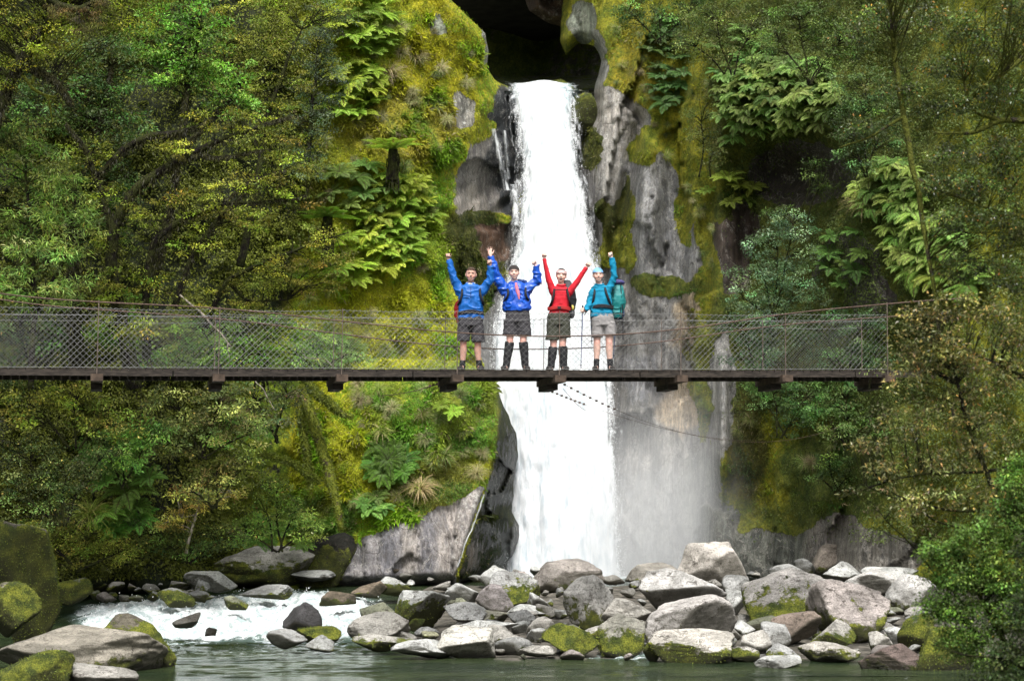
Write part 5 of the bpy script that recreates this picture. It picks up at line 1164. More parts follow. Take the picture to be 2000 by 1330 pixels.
def put(nm, me, p, axis, spin, sc, col, lab, cat, grp):
    o = link(nm, me); o.location = p; q = Vector(axis).normalized().to_track_quat('Z', 'Y') @ Euler((0, 0, spin)).to_quaternion()
    o.rotation_mode = 'QUATERNION'; o.rotation_quaternion = q; o.scale = (sc, sc, sc * random.uniform(.85, 1.1)); o.color = (*col, 1); return tag(o, lab, cat, grp)
def ferns(cx, cy, rx, ry, k, df, sc, col, lab, grp, seed, axis=(0, -.5, .85), off=.18, protos=None, nm='fern', cat='fern'):
    r_ = random.Random(seed); pts = []
    for _ in range(k):
        best = None
        for _t in range(12):
            a = r_.uniform(0, 6.283); r = math.sqrt(r_.random()); q = (cx + rx * r * math.cos(a), cy + ry * r * math.sin(a))
            d = min([math.hypot(q[0] - u[0], q[1] - u[1]) for u in pts] or [99])
            if best is None or d > best[0]: best = (d, q)
        pts.append(best[1])
    for q in pts:
        p = S(df, q[0], q[1], off + r_.uniform(0, .25)); s_ = sc * r_.uniform(.7, 1.25); f_ = r_.uniform(.8, 1.15)
        put(nm, r_.choice(protos or FP), p.tolist(), (axis[0] + r_.uniform(-.35, .35), axis[1], axis[2] + r_.uniform(-.2, .2)), r_.uniform(0, 6.28), s_, [c * f_ for c in col], lab, cat, grp)
BG = (1.7, 1.45, .9); PG = (1.45, 1.3, 1.9); DG = (.5, .6, .8); NG = (.85, .85, .9)
f = ferns
f(715, 45, 60, 60, 22, D_left, .5, BG, 'bright green fern in the cluster at the top of the left moss face', 'bright ferns at the top of the moss face', 1)
f(695, 175, 42, 60, 14, D_left, .5, BG, 'bright green fern hanging between the grey tree and the upper moss face', 'ferns left of the upper moss face', 2)
f(770, 420, 72, 78, 42, D_left, .54, BG, 'fern in the big green bank left of the first hiker', 'ferns in the bank left of the hikers', 3)
f(715, 500, 70, 50, 18, D_left, .5, (1.9, 1.6, .95), 'fern at the lower end of the green bank above the bridge', 'ferns low in the bank above the bridge', 4)
f(700, 370, 60, 50, 8, D_left, .55, NG, 'mid green fern under the tree ferns', 'ferns under the tree ferns', 5)
f(1520, 185, 118, 80, 76, D_right, .46, PG, 'pale grey green fern in the drooping bank high on the right cliff', 'pale drooping ferns high on the right cliff', 6, (-.2, -.45, .9), .25, FPH)
f(1440, 110, 50, 60, 10, D_right, .5, (.8, .95, 1.2), 'dim green fern above the pale drooping bank', 'dim ferns above the pale bank', 7)
f(1425, 215, 26, 60, 6, D_right, .42, PG, 'pale fern at the left fringe of the drooping bank', 'pale ferns at the left fringe of the bank', 8, (-.2, -.45, .9), .25, FPH)
f(1305, 120, 34, 85, 20, D_right, .46, DG, 'dark blue green fern hanging right of the ravine mouth', 'dark ferns right of the ravine', 9)
f(1740, 370, 70, 55, 28, D_right, .5, (1.55, 1.4, 1.8), 'light fern in the slanting bank behind the mossy stem', 'light ferns in the upper slanting bank', 10, (-.2, -.45, .9), .25, FPH)
f(1800, 470, 75, 55, 30, D_right, .5, (1.55, 1.4, 1.7), 'light fern in the lower slanting bank above the bridge end', 'light ferns above the bridge end', 11, (-.2, -.45, .9), .25, FPH)
f(1850, 530, 60, 40, 8, D_right, .7, (1.35, 1.2, 1.1), 'fern just over the right end of the bridge', 'ferns over the right bridge end', 12, (-.2, -.45, .9), .25, FPH)
f(1430, 375, 48, 26, 6, D_right, .5, (1.5, 1.3, 1.), 'yellowish fern left of the brown hollow', 'yellowish ferns by the brown hollow', 13)
f(1650, 500, 34, 60, 8, D_right, .5, (.9, .95, 1.), 'small fern on the dark wall between shrub and fern bank', 'small ferns on the dark wall', 14)
f(1590, 770, 90, 40, 10, D_right, .5, (.7, .85, 1.2), 'dark fern hanging from the cliff under the right deck', 'dark ferns under the right deck', 15)
f(762, 905, 32, 36, 12, D_low, .42, (.6, .8, .6), 'dark green fern in the round clump on the lower outcrop', 'ferns in the round clump on the outcrop', 16, (0, -.8, .6), .1)
f(728, 985, 22, 14, 4, D_low, .42, (1., 1.15, 1.2), 'small pale fern low on the outcrop above the bare slab', 'small ferns above the bare slab', 17)
f(880, 795, 20, 14, 3, D_low, .36, BG, 'tiny bright fern right below the deck on the outcrop', 'tiny ferns on top of the outcrop', 18)
f(250, 900, 60, 70, 9, lambda x, y: D_left(x, y) - 2.6, .6, (.8, .95, .8), 'green fern in the deep shade of the lower left bank', 'shaded ferns of the lower left bank', 19)
f(240, 1010, 40, 44, 6, lambda x, y: D_left(x, y) - 2.4, .55, (.75, 1., .8), 'hanging fern below the shaded hollow at the lower left', 'hanging ferns at the lower left', 20)
f(560, 1040, 70, 34, 6, lambda x, y: D_left(x, y) - 2.6, .5, (.9, 1.05, .8), 'fern at the foot of the bank left of the bare slab cliff', 'ferns at the foot of the bank', 21)
f(470, 850, 60, 40, 4, lambda x, y: D_left(x, y) - 2.8, .5, (1., 1.1, .8), 'fern between the brown shrub and the mossed trunks', 'ferns by the mossed trunks', 22)
f(640, 690, 50, 26, 6, D_left, .5, (1., 1.15, 1.), 'fern behind the mesh at the foot of the upper moss face', 'ferns behind the mesh', 23)
f(560, 760, 40, 24, 5, lambda x, y: D_left(x, y) - 1.6, .5, BG, 'bright fern just under the deck above the mossed trunks', 'bright ferns under the deck', 24)
f(420, 690, 50, 30, 4, lambda x, y: D_left(x, y) - 3., .5, (1., 1.2, .9), 'fern behind the third hanger of the mesh', 'ferns behind the third hanger', 25)
def treefern(nm, lab, px, py, tx, ty, df, sc, col, seed, off=1.1):
    c = S(df, px, py, off); b = S(df, tx, ty, off - .3); e = empty(nm, tuple(b), lab, 'tree fern')
    mb = MB(); t = np.linspace(0, 1, 8)[:, None]; mb.tube(b + (c - b) * t, np.linspace(.16, .13, 8), 10)
    rr_ = random.Random(seed)
    for _ in range(50):
        a = rr_.random(); q = b + (c - b) * a; an = rr_.uniform(0, 6.28); mb.tube(np.array([q, q + np.array((math.cos(an) * .16, math.sin(an) * .16, -.12)), q + np.array((math.cos(an) * .19, math.sin(an) * .19, -.35))]), .015, 4)
    mb.build('trunk', M_BARKD, e)
    r2 = np.random.default_rng(seed); me = fern_proto(seed + 40, 15, 1, 1, .55); o = link('crown', me, e); o.location = (c - b).tolist(); o.scale = (sc, sc, sc * .55); o.color = (*col, 1)
treefern('tree_fern', 'tree fern with a flat star of fronds on a brown trunk above the fern bank', 768, 292, 766, 352, D_left, 1.0, (1.5, 1.35, 1.3), 5)
treefern('tree_fern', 'tree fern with low spreading fronds left of the fern bank', 640, 425, 640, 500, D_left, 1.0, (1.5, 1.35, 1.2), 6, 1.3)
treefern('tree_fern', 'small tree fern behind the forest edge right of the yellow mossed trunk', 510, 690, 512, 740, lambda x, y: D_left(x, y) - 2.6, .7, (1.1, 1.2, .9), 7, .3)
def tus(px, py, df, sc, col, lab, grp=None, straw=False, axis=(0, -.6, .8), off=.03, seed=0):
    put('tussock', random.choice(TS if straw else TG), S(df, px, py, off).tolist(), axis, random.uniform(0, 6.28), sc, col, lab, 'grass tussock', grp)
tus(762, 150, D_left, .95, (1.3, 1.25, 1.3), 'big straw coloured tussock hanging on the upper moss face', None, True)
tus(812, 120, D_left, .75, (1.2, 1.1, 1.1), 'straw tussock just right of the big one on the upper moss face', None, True)
tus(850, 148, D_left, .5, (.9, 1.1, 1.1), 'green tussock on the upper moss face below the pale rock patch')
tus(648, 568, D_left, .75, (1.1, 1.2, 1.), 'grass tussock just above the mesh left of the first hiker')
tus(600, 590, D_left, .6, (1.2, 1.2, 1.), 'smaller grass tussock left of the one above the mesh')
tus(820, 958, D_low, .85, (1.25, 1.15, 1.1), 'large straw tussock above the bare slab of the lower outcrop', None, True)
tus(868, 895, D_low, .7, (1.2, 1.2, 1.1), 'green and straw tussock in the middle of the lower outcrop')
tus(932, 928, D_low, .6, (1.2, 1.2, 1.1), 'tussock at the rim of the outcrop beside the falls', None, True)
tus(745, 848, D_low, .65, (1.2, 1.2, 1.1), 'tussock on the outcrop over the dark fern clump')
tus(825, 860, D_low, .5, (1., 1.2, 1.), 'small bright tussock right of the dark fern clump')
tus(740, 765, D_low, .55, (1.1, 1.25, .8), 'light tussock right under the deck on the outcrop')
tus(1690, 410, D_right, 1.1, (1.1, 1.1, .9), 'long grass curtain hanging below the light ferns on the right', None, True, (-.1, -.4, .9), .3)
tus(1250, 145, D_right, .7, (1., .95, .9), 'straw tussock on the right cliff beside the ravine', None, True, (0, -.5, .8))
tus(1280, 195, D_right, .55, (.8, .9, 1.), 'grey green tussock on the right cliff below the straw one')
tus(1225, 20, D_right, .5, (.8, 1., 1.), 'green tussock at the top of the right cliff by the ravine')
tus(1485, 765, D_right, .8, (.9, 1.05, .9), 'grass tussock hanging below the right deck')
tus(1300, 265, D_right, .4, (.8, .9, .8), 'small tussock on the moss above the grey slab', None)
tus(178, 1010, lambda x, y: D_left(x, y) - 2.5, .9, (1.3, 1.3, .8), 'yellow green tussock low on the far left bank', None, False)
tus(575, 1010, lambda x, y: D_left(x, y) - 2.7, .6, (1.2, 1.2, .8), 'tussock at the foot of the thick mossed trunk')
tus(480, 830, lambda x, y: D_left(x, y) - 2.7, .8, (1.2, 1.05, .9), 'straw tussock between the mossy stub and the twiggy bush', None, True)
tus(952, 248, D_left, .3, (1.4, 1.4, 1.), 'small yellow grass tuft on the ledge left of the falls')
def mtus(k, x, y, df, sc, lab, grp, seed, straw=.4, ok=None):
    r_ = random.Random(seed); c = 0
    while c < k:
        px, py = r_.uniform(*x), r_.uniform(*y)
        if ok is not None and not ok(px, py): continue
        c += 1; tus(px, py, df, sc * r_.uniform(.6, 1.3), [r_.uniform(.9, 1.3)] * 3, lab, grp, r_.random() < straw, (r_.uniform(-.3, .3), -.7, .5))
mtus(26, (700, 930), (10, 250), D_left, .42, 'grass tuft on the upper left moss face', 'grass tufts on the upper moss face', 31, .6, lambda a, b: a < 870 + (b > 80) * 50)
mtus(22, (600, 860), (240, 700), D_left, .42, 'grass tuft on the moss left of the hikers', 'grass tufts left of the hikers', 32, .4)
mtus(34, (690, 960), (745, 1000), D_low, .38, 'grass tuft on the lower outcrop', 'grass tufts on the lower outcrop', 33, .4, lambda a, b: b < np.interp(a, [690, 760, 860, 940], [1040, 1010, 960, 940]))
mtus(26, (1190, 1400), (10, 520), D_right, .34, 'grass tuft on the mossy right face', 'grass tufts on the right face', 34, .3, lambda a, b: not (1215 < a < 1340 and b > 310) and not (a < 1240 and b > 170))
mtus(12, (1440, 1700), (740, 960), D_right, .4, 'grass tuft on the right cliff below the deck', 'grass tufts below the right deck', 35, .3)
# ================================================================ the four hikers
PXM = 33.5 / F
def remesh(mb, vox, smooth=2):
    me = mb.mesh('tmp', None); o = bpy.data.objects.new('tmp', me); COL.objects.link(o)
    md = o.modifiers.new('r', 'REMESH'); md.mode = 'VOXEL'; md.voxel_size = vox
    if smooth: s_ = o.modifiers.new('s', 'SMOOTH'); s_.iterations = smooth; s_.factor = .5
    dg = bpy.context.evaluated_depsgraph_get(); e = o.evaluated_get(dg); m2 = bpy.data.meshes.new_from_object(e)
    bpy.data.objects.remove(o)
    V = np.empty(len(m2.vertices) * 3); m2.vertices.foreach_get('co', V); V = V.reshape(-1, 3)
    Nn = np.empty(len(m2.vertices) * 3); m2.vertices.foreach_get('normal', Nn); Nn = Nn.reshape(-1, 3)
    fl = {}
    for p in m2.polygons: fl.setdefault(len(p.vertices), []).append(tuple(p.vertices))
    bpy.data.meshes.remove(m2); return V, Nn, [np.array(f) for f in fl.values()]
def rcone(mb, a, ra, b, rb, k=14, flat=1.):
    a = np.array(a, float); b = np.array(b, float); t = np.linspace(0, 1, 5)[:, None]
    mb.tube(a + (b - a) * t, np.linspace(ra, rb, 5), k); mb.ell(a, (ra, ra, ra), nu=14, nv=10); mb.ell(b, (rb, rb, rb), nu=14, nv=10)
def loft(mb, secs, k=24, pw=2.3):
    """secs: (x,y,z,rx,ry) bottom to top"""
    V = []; a = np.arange(k) / k * 2 * math.pi
    for x, y, z, rx, ry in secs:
        c, s = np.cos(a), np.sin(a); r = (np.abs(c) ** pw + np.abs(s) ** pw) ** (-1 / pw)
        V.append(np.stack([x + rx * r * c, y + ry * r * s, z + 0 * a], 1))
    n_ = len(secs); V = np.concatenate(V + [np.array([secs[0][:3]]), np.array([secs[-1][:3]])])
    q = [(i * k + j, i * k + (j + 1) % k, (i + 1) * k + (j + 1) % k, (i + 1) * k + j) for i in range(n_ - 1) for j in range(k)]
    t = [(n_ * k, (j + 1) % k, j) for j in range(k)] + [(n_ * k + 1, (n_ - 1) * k + j, (n_ - 1) * k + (j + 1) % k) for j in range(k)]
    mb.add(V, q, t)
def cloth(name, mb, mat, par, vox=.009, wr=.008, wsc=9., seed=0, smooth=1, attr=None):
    V, Nn, Fl = remesh(mb, vox, smooth)
    V = V + Nn * (wr * fbm(V * np.array((wsc, wsc, wsc * .7)) + seed, 3, seed))[:, None]
    if wr > .004:
        f_ = 1 - np.abs(vn(V * np.array((wsc * .9, wsc, wsc * 1.7)) + seed * 1.3 + .8 * fbm(V * 4, 2, 3)[:, None], seed + 4)); V = V + Nn * (wr * 1.1 * (f_ ** 3 - .3))[:, None]
    me = np_mesh(name, V - np.array(par.location), Fl, mat, True, None, attr(V) if attr else None); return link(name, me, par)
def fabric(nm, col, rough=.7, spec=.25, var=.12):
    m, nt = newmat(nm); n = N(nt); co = n('ShaderNodeTexCoord').outputs['Object']
    c = n.mix(n.mr(n.noise(co, 9, 4), .35, .65), tuple(x * (1 - var) for x in col), tuple(min(1, x * (1 + var)) for x in col))
    n.out(n.bsdf(c, rough, n.bump(n.noise(co, 45, 3), .35, .008), spec)); return m
m, nt = newmat('skin'); n = N(nt); n.out(n.bsdf(n.attr('skin'), .5, None, .35)); M_SKIN = m
F_BLUE = fabric('bright_blue_rain_jacket', (.004, .095, .36), .5, .35); F_ROYAL = fabric('royal_blue_puffy_jacket', (.005, .070, .42), .33, .55, .2); F_RED = fabric('red_thermal_top', (.48, .016, .028), .7, .2)
F_TURQ = fabric('turquoise_fleece', (.006, .19, .32), .75, .2); F_DGREY = fabric('dark_grey_shorts', (.040, .038, .042), .8); F_OLV = fabric('olive_shorts', (.040, .042, .030), .8); F_LG = fabric('light_grey_shorts', (.24, .23, .225), .8)
F_BLK = fabric('black_gaiter_fabric', (.012, .012, .014), .6, .35); F_BOOT = fabric('dark_boot_leather', (.025, .022, .020), .6); F_PINK = fabric('pink_shirt', (.50, .15, .20), .7); F_STRAP = fabric('black_webbing', (.014, .014, .017), .7)
F_BEANIE = fabric('charcoal_beanie', (.035, .030, .028), .9); F_HBAND = fabric('pale_pink_headband', (.60, .42, .40), .8); F_BAND = fabric('light_blue_bandana', (.16, .36, .60), .7, .25, .3); F_HAIR = fabric('brown_hair', (.055, .034, .02), .7, .3, .4); F_HAIRD = fabric('dark_hair', (.02, .013, .010), .6, .3, .4)
F_PRED = fabric('red_pack_fabric', (.33, .02, .02), .6); F_PTEAL = fabric('teal_pack_fabric', (.008, .17, .17), .5, .4); F_PPUR = fabric('purple_pack_lid', (.055, .05, .16), .6); F_PGREY = fabric('grey_pack_fabric', (.05, .05, .055), .6); F_YEL = fabric('yellow_pouch', (.6, .5, .12), .6); F_COL = fabric('pale_collar', (.45, .48, .46), .7)
F_PNAVY = fabric('navy_pack_fabric', (.012, .03, .09), .6)

def hand(mb, wrist, d, pose, side, thumb):
    """wrist point, unit direction, pose 'fist'/'open', side = unit vector across the palm, thumb = +-1 along side"""
    d = np.array(d, float); d /= np.linalg.norm(d); s = np.array(side, float); s -= d * (s @ d); s /= np.linalg.norm(s); nrm = np.cross(s, d)
    if nrm[1] > 0: nrm = -nrm                        # palm side turned to the viewer
    w = np.array(wrist, float); M = np.stack([s, nrm, d], 1)
    mb.ell(w + d * .048, (.041, .017 if pose == 'open' else .022, .048), M, 14, 10); rcone(mb, w - d * .03, .026, w + d * .02, .025)
    for i, (o_, L) in enumerate(((-.030, .068), (-.010, .078), (.011, .074), (.030, .058))):
        o_ = -o_ * thumb; L = L if pose == 'open' else L
        b = w + d * (.086 - .05 * abs(o_)) + s * o_; 
        if pose == 'open':
            dd = d + s * o_ * 9 + nrm * .12 * (i - 1); dd /= np.linalg.norm(dd); p = [b, b + dd * L * .5, b + dd * L * .78 + nrm * .006, b + dd * L + nrm * .014]
        else:
            p = [b, b + nrm * .036 + d * .012, b + nrm * .046 - d * .022, b + nrm * .022 - d * .034]
        for k in range(3): rcone(mb, p[k], .0098 - .0008 * k, p[k + 1], .0090 - .0008 * k, 8)
    b = w + d * .03 + s * thumb * .032
    if pose == 'open': p = [b, b + s * thumb * .028 + d * .026, b + s * thumb * .040 + d * .058]
    else: p = [b, b + s * thumb * .012 + nrm * .034 + d * .022, b - s * thumb * .022 + nrm * .052 + d * .024]
    rcone(mb, p[0], .0125, p[1], .011, 8); rcone(mb, p[1], .011, p[2], .009, 8)

def hiker(label, Y, sk, J):
    """J: joints in photo pixels"""
    A = lambda k, dy=0.: at(J[k][0], J[k][1], Y + (J[k][2] if len(J[k]) > 2 else 0) + dy)
    fx = (J['footL'][0] + J['footR'][0]) / 2; s_ = bs(fx); zf = float(ZT(s_)); base = at(fx, 720, Y); base[2] = zf
    e = empty('person', tuple(base), label, 'person', None)
    mb = MB(); head = A('head'); H = J.get('hs', 1.06); turn = J.get('turn', 0.); Mh = np.array(Matrix.Rotation(turn, 3, 'Z') @ Matrix.Rotation(J.get('tilt', 0.), 3, 'Y'))
    hp = lambda x, y, z: head + Mh @ (np.array((x, y, z)) * H)
    E = lambda x, y, z, r: mb.ell(hp(x, y, z), tuple(np.array(r) * H), Mh, 16, 12)
    E(0, .012, .028, (.078, .092, .088)); E(0, -.018, -.018, (.070, .070, .078)); E(0, -.036, -.070, (.048, .044, .030)); E(0, -.060, -.092, (.026, .020, .016))
    E(.036, -.058, -.030, (.024, .022, .022)); E(-.036, -.058, -.030, (.024, .022, .022)); E(0, -.078, .034, (.046, .014, .012))
    rcone(mb, hp(0, -.084, .014), .008 * H, hp(0, -.108, -.022), .0125 * H, 10); E(.010, -.098, -.026, (.008, .009, .007)); E(-.010, -.098, -.026, (.008, .009, .007))
    E(0, -.083, -.045, (.028, .012, .006)); E(0, -.082, -.070, (.026, .012, .007)); E(.079, .008, -.004, (.009, .018, .029)); E(-.079, .008, -.004, (.009, .018, .029))
    neck = A('neck'); rcone(mb, hp(0, .012, -.06), .052, neck + np.array((0, .01, -.04)), .06)
    SL, SR, HL, HR = A('shL'), A('shR'), A('hipL'), A('hipR'); ch = (SL + SR) / 2 - np.array((0, 0, .12)); pe = (HL + HR) / 2 + np.array((0, 0, .05))
    rcone(mb, neck + np.array((0, .02, -.03)), .05, ch, .085); rcone(mb, ch, .085, pe, .085); rcone(mb, SL, .05, SR, .05)
    for s in 'LR':
        sh, el, wr = A('sh' + s), A('el' + s), A('wr' + s); rcone(mb, sh, .048, el, .038); rcone(mb, el, .040, wr, .026)
        hd = A('ha' + s) - wr; ps, th = J.get('pose' + s, 'fist'), J.get('th' + s, 1 if s == 'L' else -1); hand(mb, wr + hd * .1, hd, ps, (1, 0, 0) if abs(hd[2]) > abs(hd[0]) else (0, 0, 1), th)
        hp_, kn, ft = A('hip' + s), A('kn' + s), A('foot' + s); an = np.array((ft[0], ft[1] + .03, zf + .10)); kn_ = kn
        rcone(mb, hp_, .088, kn_ + np.array((0, 0, .02)), .064); rcone(mb, kn_ + np.array((0, -.005, 0)), .062, kn_ - np.array((0, -.02, .14)), .064); rcone(mb, kn_ - np.array((0, -.02, .14)), .062, an, .036)
        rcone(mb, an, .033, an + np.array((0, -.12, -.045)), .026)
    V, Nn, Fl = remesh(mb, .0065, 1)
    L = (V - head) @ Mh / H                         # head space
    c = np.tile(np.array(sk), (len(V), 1)) * (1 + .08 * fbm(V * 20, 2, 4))[:, None]
    def sp(x, y, rx, rz, col, k=1.):
        d = np.sqrt(((L[:, 0] - x) / rx) ** 2 + ((L[:, 2] - y) / rz) ** 2); m_ = (1 - sst(.8, 1.1, d)) * (L[:, 1] < -.045) * k; c[:] += (np.array(col) - c) * m_[:, None]
    sp(.042, -.03, .022, .018, np.array(sk) * np.array((1.12, .78, .75)), .7); sp(-.042, -.03, .022, .018, np.array(sk) * np.array((1.12, .78, .75)), .7)
    for s in (-1, 1): sp(s * .031, .008, .017, .010, np.array(sk) * .42, .8); sp(s * .031, .008, .010, .0055, (.02, .015, .012)); sp(s * .032, .026, .020, .0055, np.array(sk) * .35, .8)
    sp(0, -.058, .028, .012, (.34, .10, .085)); 
    if J.get('mouth') == 'open': sp(0, -.062, .021, .013, (.10, .015, .015)); sp(0, -.050, .022, .006, (.80, .77, .72))
    else: sp(0, -.056, .024, .0065, (.80, .77, .72))
    sp(0, -.030, .013, .004, np.array(sk) * .5, .6)
    zz = V[:, 2]; kn_z = (A('knL')[2] + A('knR')[2]) / 2; m_ = np.exp(-((zz - kn_z) / .05) ** 2) * .25; c *= np.stack([1 + m_ * .2, 1 - m_ * .6, 1 - m_ * .6], 1)
    link('body', np_mesh('body', V - base, Fl, M_SKIN, True, None, {'skin': np.clip(c, 0, 1)}), e)
    # ---- top with sleeves
    top = J['top']; mb = MB(); secs = []
    for (cx, py, hw, dp) in reversed(top['sec']): p = at(cx, py, Y); secs.append((p[0], p[1] + .01, p[2], hw * PXM, dp))
    loft(mb, secs)
    sw = top.get('sl', (.088, .066, .050))
    for s in 'LR':
        sh, el, wr = A('sh' + s), A('el' + s), A('wr' + s); rcone(mb, sh + np.array((0, .01, -.01)), sw[0], el, sw[1]); d = (wr - el); ln = np.linalg.norm(d); d /= ln
        t = np.linspace(0, 1, 6)[:, None]; mb.tube(el + d * (ln + .01) * t, np.linspace(sw[1], sw[2], 6), 16)
        rcone(mb, (sh + (np.array(secs[-2][:3]) - sh) * .5), sw[0] * .9, sh, sw[0] * .95)
    t_ = cloth('top', mb, top['mat'], e, .008, top.get('wr', .010), top.get('wsc', 8), J['seed'])
    # collar, then shorts
    mb = MB(); a = np.linspace(0, 2 * math.pi, 25); r = .070; z0 = neck[2] - .005
    mb.tube(np.stack([neck[0] + r * np.cos(a), neck[1] + .0 + r * .95 * np.sin(a), z0 + .02 * np.sin(a)], 1), .020, 8); cloth('collar', mb, top.get('cm', top['mat']), e, .006, .003, 12, 3)
    sh_ = J['shorts']; mb = MB(); cx, py, hw = sh_['waist']; w0 = at(cx, py, Y); cr = at(cx, sh_['crotch'], Y)
    loft(mb, [(cr[0], cr[1], cr[2], hw * PXM * 1.02, .125), (w0[0], w0[1], w0[2] - .06, hw * PXM * .98, .125), (w0[0], w0[1], w0[2], hw * PXM * .90, .11)])
    for s in 'LR':
        x, yb, hw2 = sh_[s]; b = at(x, yb, Y); hj = A('hip' + s); t = np.linspace(0, 1, 5)
        loft(mb, [(b[0], b[1] - .01, b[2], hw2 * PXM, .105), ((b[0] + hj[0]) / 2, b[1], (b[2] + cr[2]) / 2, hw2 * PXM * 1.0, .108), (hj[0] * .6 + b[0] * .4, hj[1], cr[2] + .06, hw2 * PXM * .95, .11)])
    cloth('shorts', mb, sh_['mat'], e, .009, .009, 8, J['seed'] + 3)
    for s in 'LR':
        ft = A('foot' + s); kn = A('kn' + s); dx = J.get('toe' + s, -.02 if s == 'L' else .02); sole = zf + .012
        mb = MB(); a0 = np.array((ft[0], ft[1] + .03, sole + .05)); tp = np.array((ft[0] + dx * 2.2, ft[1] - .17, sole + .035))
        rcone(mb, a0, .052, tp, .046); rcone(mb, a0, .05, a0 + np.array((0, 0, .09)), .052); mb.box((ft[0] + dx, ft[1] - .06, sole - .002), (.10, .28, .022)); cloth('boot', mb, F_BOOT, e, .008, .003, 14, 5)
        g = J['leg']
        mb = MB(); kz = kn - np.array((0, -.02, 0)); an = a0 + np.array((0, -.01, .02)); f_ = g['top']; tpz = an + (kz - an) * f_
        mb.tube(an + (tpz - an) * np.linspace(0, 1, 8)[:, None], np.interp(np.linspace(0, 1, 8), [0, .25, .8, 1], [.064, .066, .084, .080] if f_ > .5 else [.056, .052, .054, .056]), 16)
        if f_ > .5: mb.ell(tp + np.array((0, .05, .01)), (.052, .08, .045))
        cloth('gaiter' if f_ > .5 else 'sock', mb, g['mat'], e, .008, .006 if f_ > .5 else .003, 14, 6)
    return e, head, Mh, H, A

def hat(e, head, Mh, H, kind, mat, z0, lift=.0, nm='hat'):
    """cap of cloth or hair over the skull above the plane z0 (head space)"""
    mb = MB(); mb.ell((0, .012, .028), (.078, .092, .088), nu=28, nv=20); V = np.concatenate(mb.v); q = np.concatenate(mb.q)
    r = 1.07 + lift; c = np.array((0, .012, .028)); V = c + (V - c) * r
    z = z0 + (V[:, 1] > .0) * (-.045 if kind == 'hair' else -.01) * sst(0, .06, V[:, 1])
    if kind == 'band': V[:, 2] = np.clip(V[:, 2], z0, z0 + .055)
    else: V[:, 2] = np.maximum(V[:, 2], z)
    W = head + (V * H) @ Mh.T
    me = np_mesh(nm, W - np.array(e.location), q, mat, True); return link(nm, me, e)

def pack(lab, Y, bag, mat, smat, straps, belt, lid=None, extra=None, chest=None, dpt=.12):
    """bag: (cx, y0, y1, halfwidth px, behind m)"""
    cx, y0, y1, hw, bh = bag; c = at(cx, (y0 + y1) / 2, Y + bh); top = at(cx, y0, Y + bh)[2]; bot = at(cx, y1, Y + bh)[2]
    e = empty('backpack', (c[0], c[1], bot), lab, 'backpack')
    mb = MB(); hh = top - bot; w_ = hw * PXM
    loft(mb, [(c[0], c[1], bot, w_ * .6, dpt * .7), (c[0], c[1], bot + hh * .15, w_ * .85, dpt), (c[0], c[1], bot + hh * .5, w_ * .95, dpt * 1.05), (c[0], c[1], bot + hh * .85, w_ * .72, dpt * .85), (c[0], c[1], top, w_ * .45, dpt * .5)])
    mb.ell((c[0], c[1] - .01, (top + bot) / 2), (w_ * 1.08, dpt * 1.15, hh * .47), nu=20, nv=14)
    cloth('bag', mb, mat, e, .010, .014, 7, 9)
    if lid: mb = MB(); mb.ell((c[0] + .01, c[1], top - .02), (w_ * .95, dpt * 1.1, .06)); cloth('lid', mb, lid, e, .009, .006, 9, 2)
    for pts in straps:
        mb = MB(); p = np.array([at(a, b, Y + d) for a, b, d in pts]); t = np.linspace(0, len(p) - 1, 14); q = np.stack([np.interp(t, range(len(p)), p[:, i]) for i in range(3)], 1); q[1:-1] = .25 * q[:-2] + .5 * q[1:-1] + .25 * q[2:]
        V0 = MB(); V0.tube(q, .022, 8); cloth('shoulder_strap', V0, smat, e, .007, .001, 9, 1)
    if belt:
        x0, x1, yb, m_ = belt; a = at((x0 + x1) / 2, yb, Y); r = (x1 - x0) / 2 * PXM; mb = MB(); th = np.linspace(0, 2 * math.pi, 40)
        q = np.stack([a[0] + r * np.cos(th), a[1] + .01 + .145 * np.sin(th), a[2] + .01 * np.sin(th * 3)], 1); 
        for k in range(3): mb.tube(q + np.array((0, 0, .022 * (k - 1))), .014, 6)
        cloth('hip_belt', mb, m_, e, .008, .002, 9, 1)
        mb = MB(); mb.box((a[0], a[1] - .155, a[2]), (.06, .02, .045)); mb.build('buckle', F_STRAP, e)
    if chest: x0, x1, yc = chest; a, b = at(x0, yc, Y - .155), at(x1, yc, Y - .155); mb = MB(); mb.tube(np.array([a, (a + b) / 2 + np.array((0, -.012, 0)), b]), .009, 6); mb.build('chest_strap', F_STRAP, e)
    if extra: extra(e, c, w_, bot, top)
    return e
def pole(lab, p0, p1, Y0, Y1, grp=None, grip=True):
    a = at(p0[0], p0[1], Y0); b = at(p1[0], p1[1], Y1); e = empty('trekking_pole', tuple(b), lab, 'trekking pole', grp); d = b - a; L = np.linalg.norm(d); d /= L
    mb = MB(); mb.tube(np.array([a + d * .1, a + d * L * .55]), .010, 8); mb.tube(np.array([a + d * L * .55, b]), .0075, 8); mb.build('shaft', simple('pole_shaft', (.05, .07, .16), .35, .2, 20, .5), e)
    mb = MB(); mb.tube(np.array([a - d * .03, a, a + d * .06, a + d * .11]), [.014, .018, .015, .013], 10); mb.build('grip', F_STRAP, e)
    mb = MB(); mb.tube(np.array([b - d * .06, b - d * .05]), .025, 10); mb.build('basket', F_STRAP, e)
    if grip: mb = MB(); q = a + np.array([(0.02, -.01, .0), (.045, -.012, -.06), (.05, -.01, -.13), (.03, -.01, -.15), (.015, -.01, -.08)]); mb.tube(q, .007, 6); mb.build('wrist_loop', F_STRAP, e)
    return e
T1 = (.52, .30, .23); T2 = (.66, .43, .35)
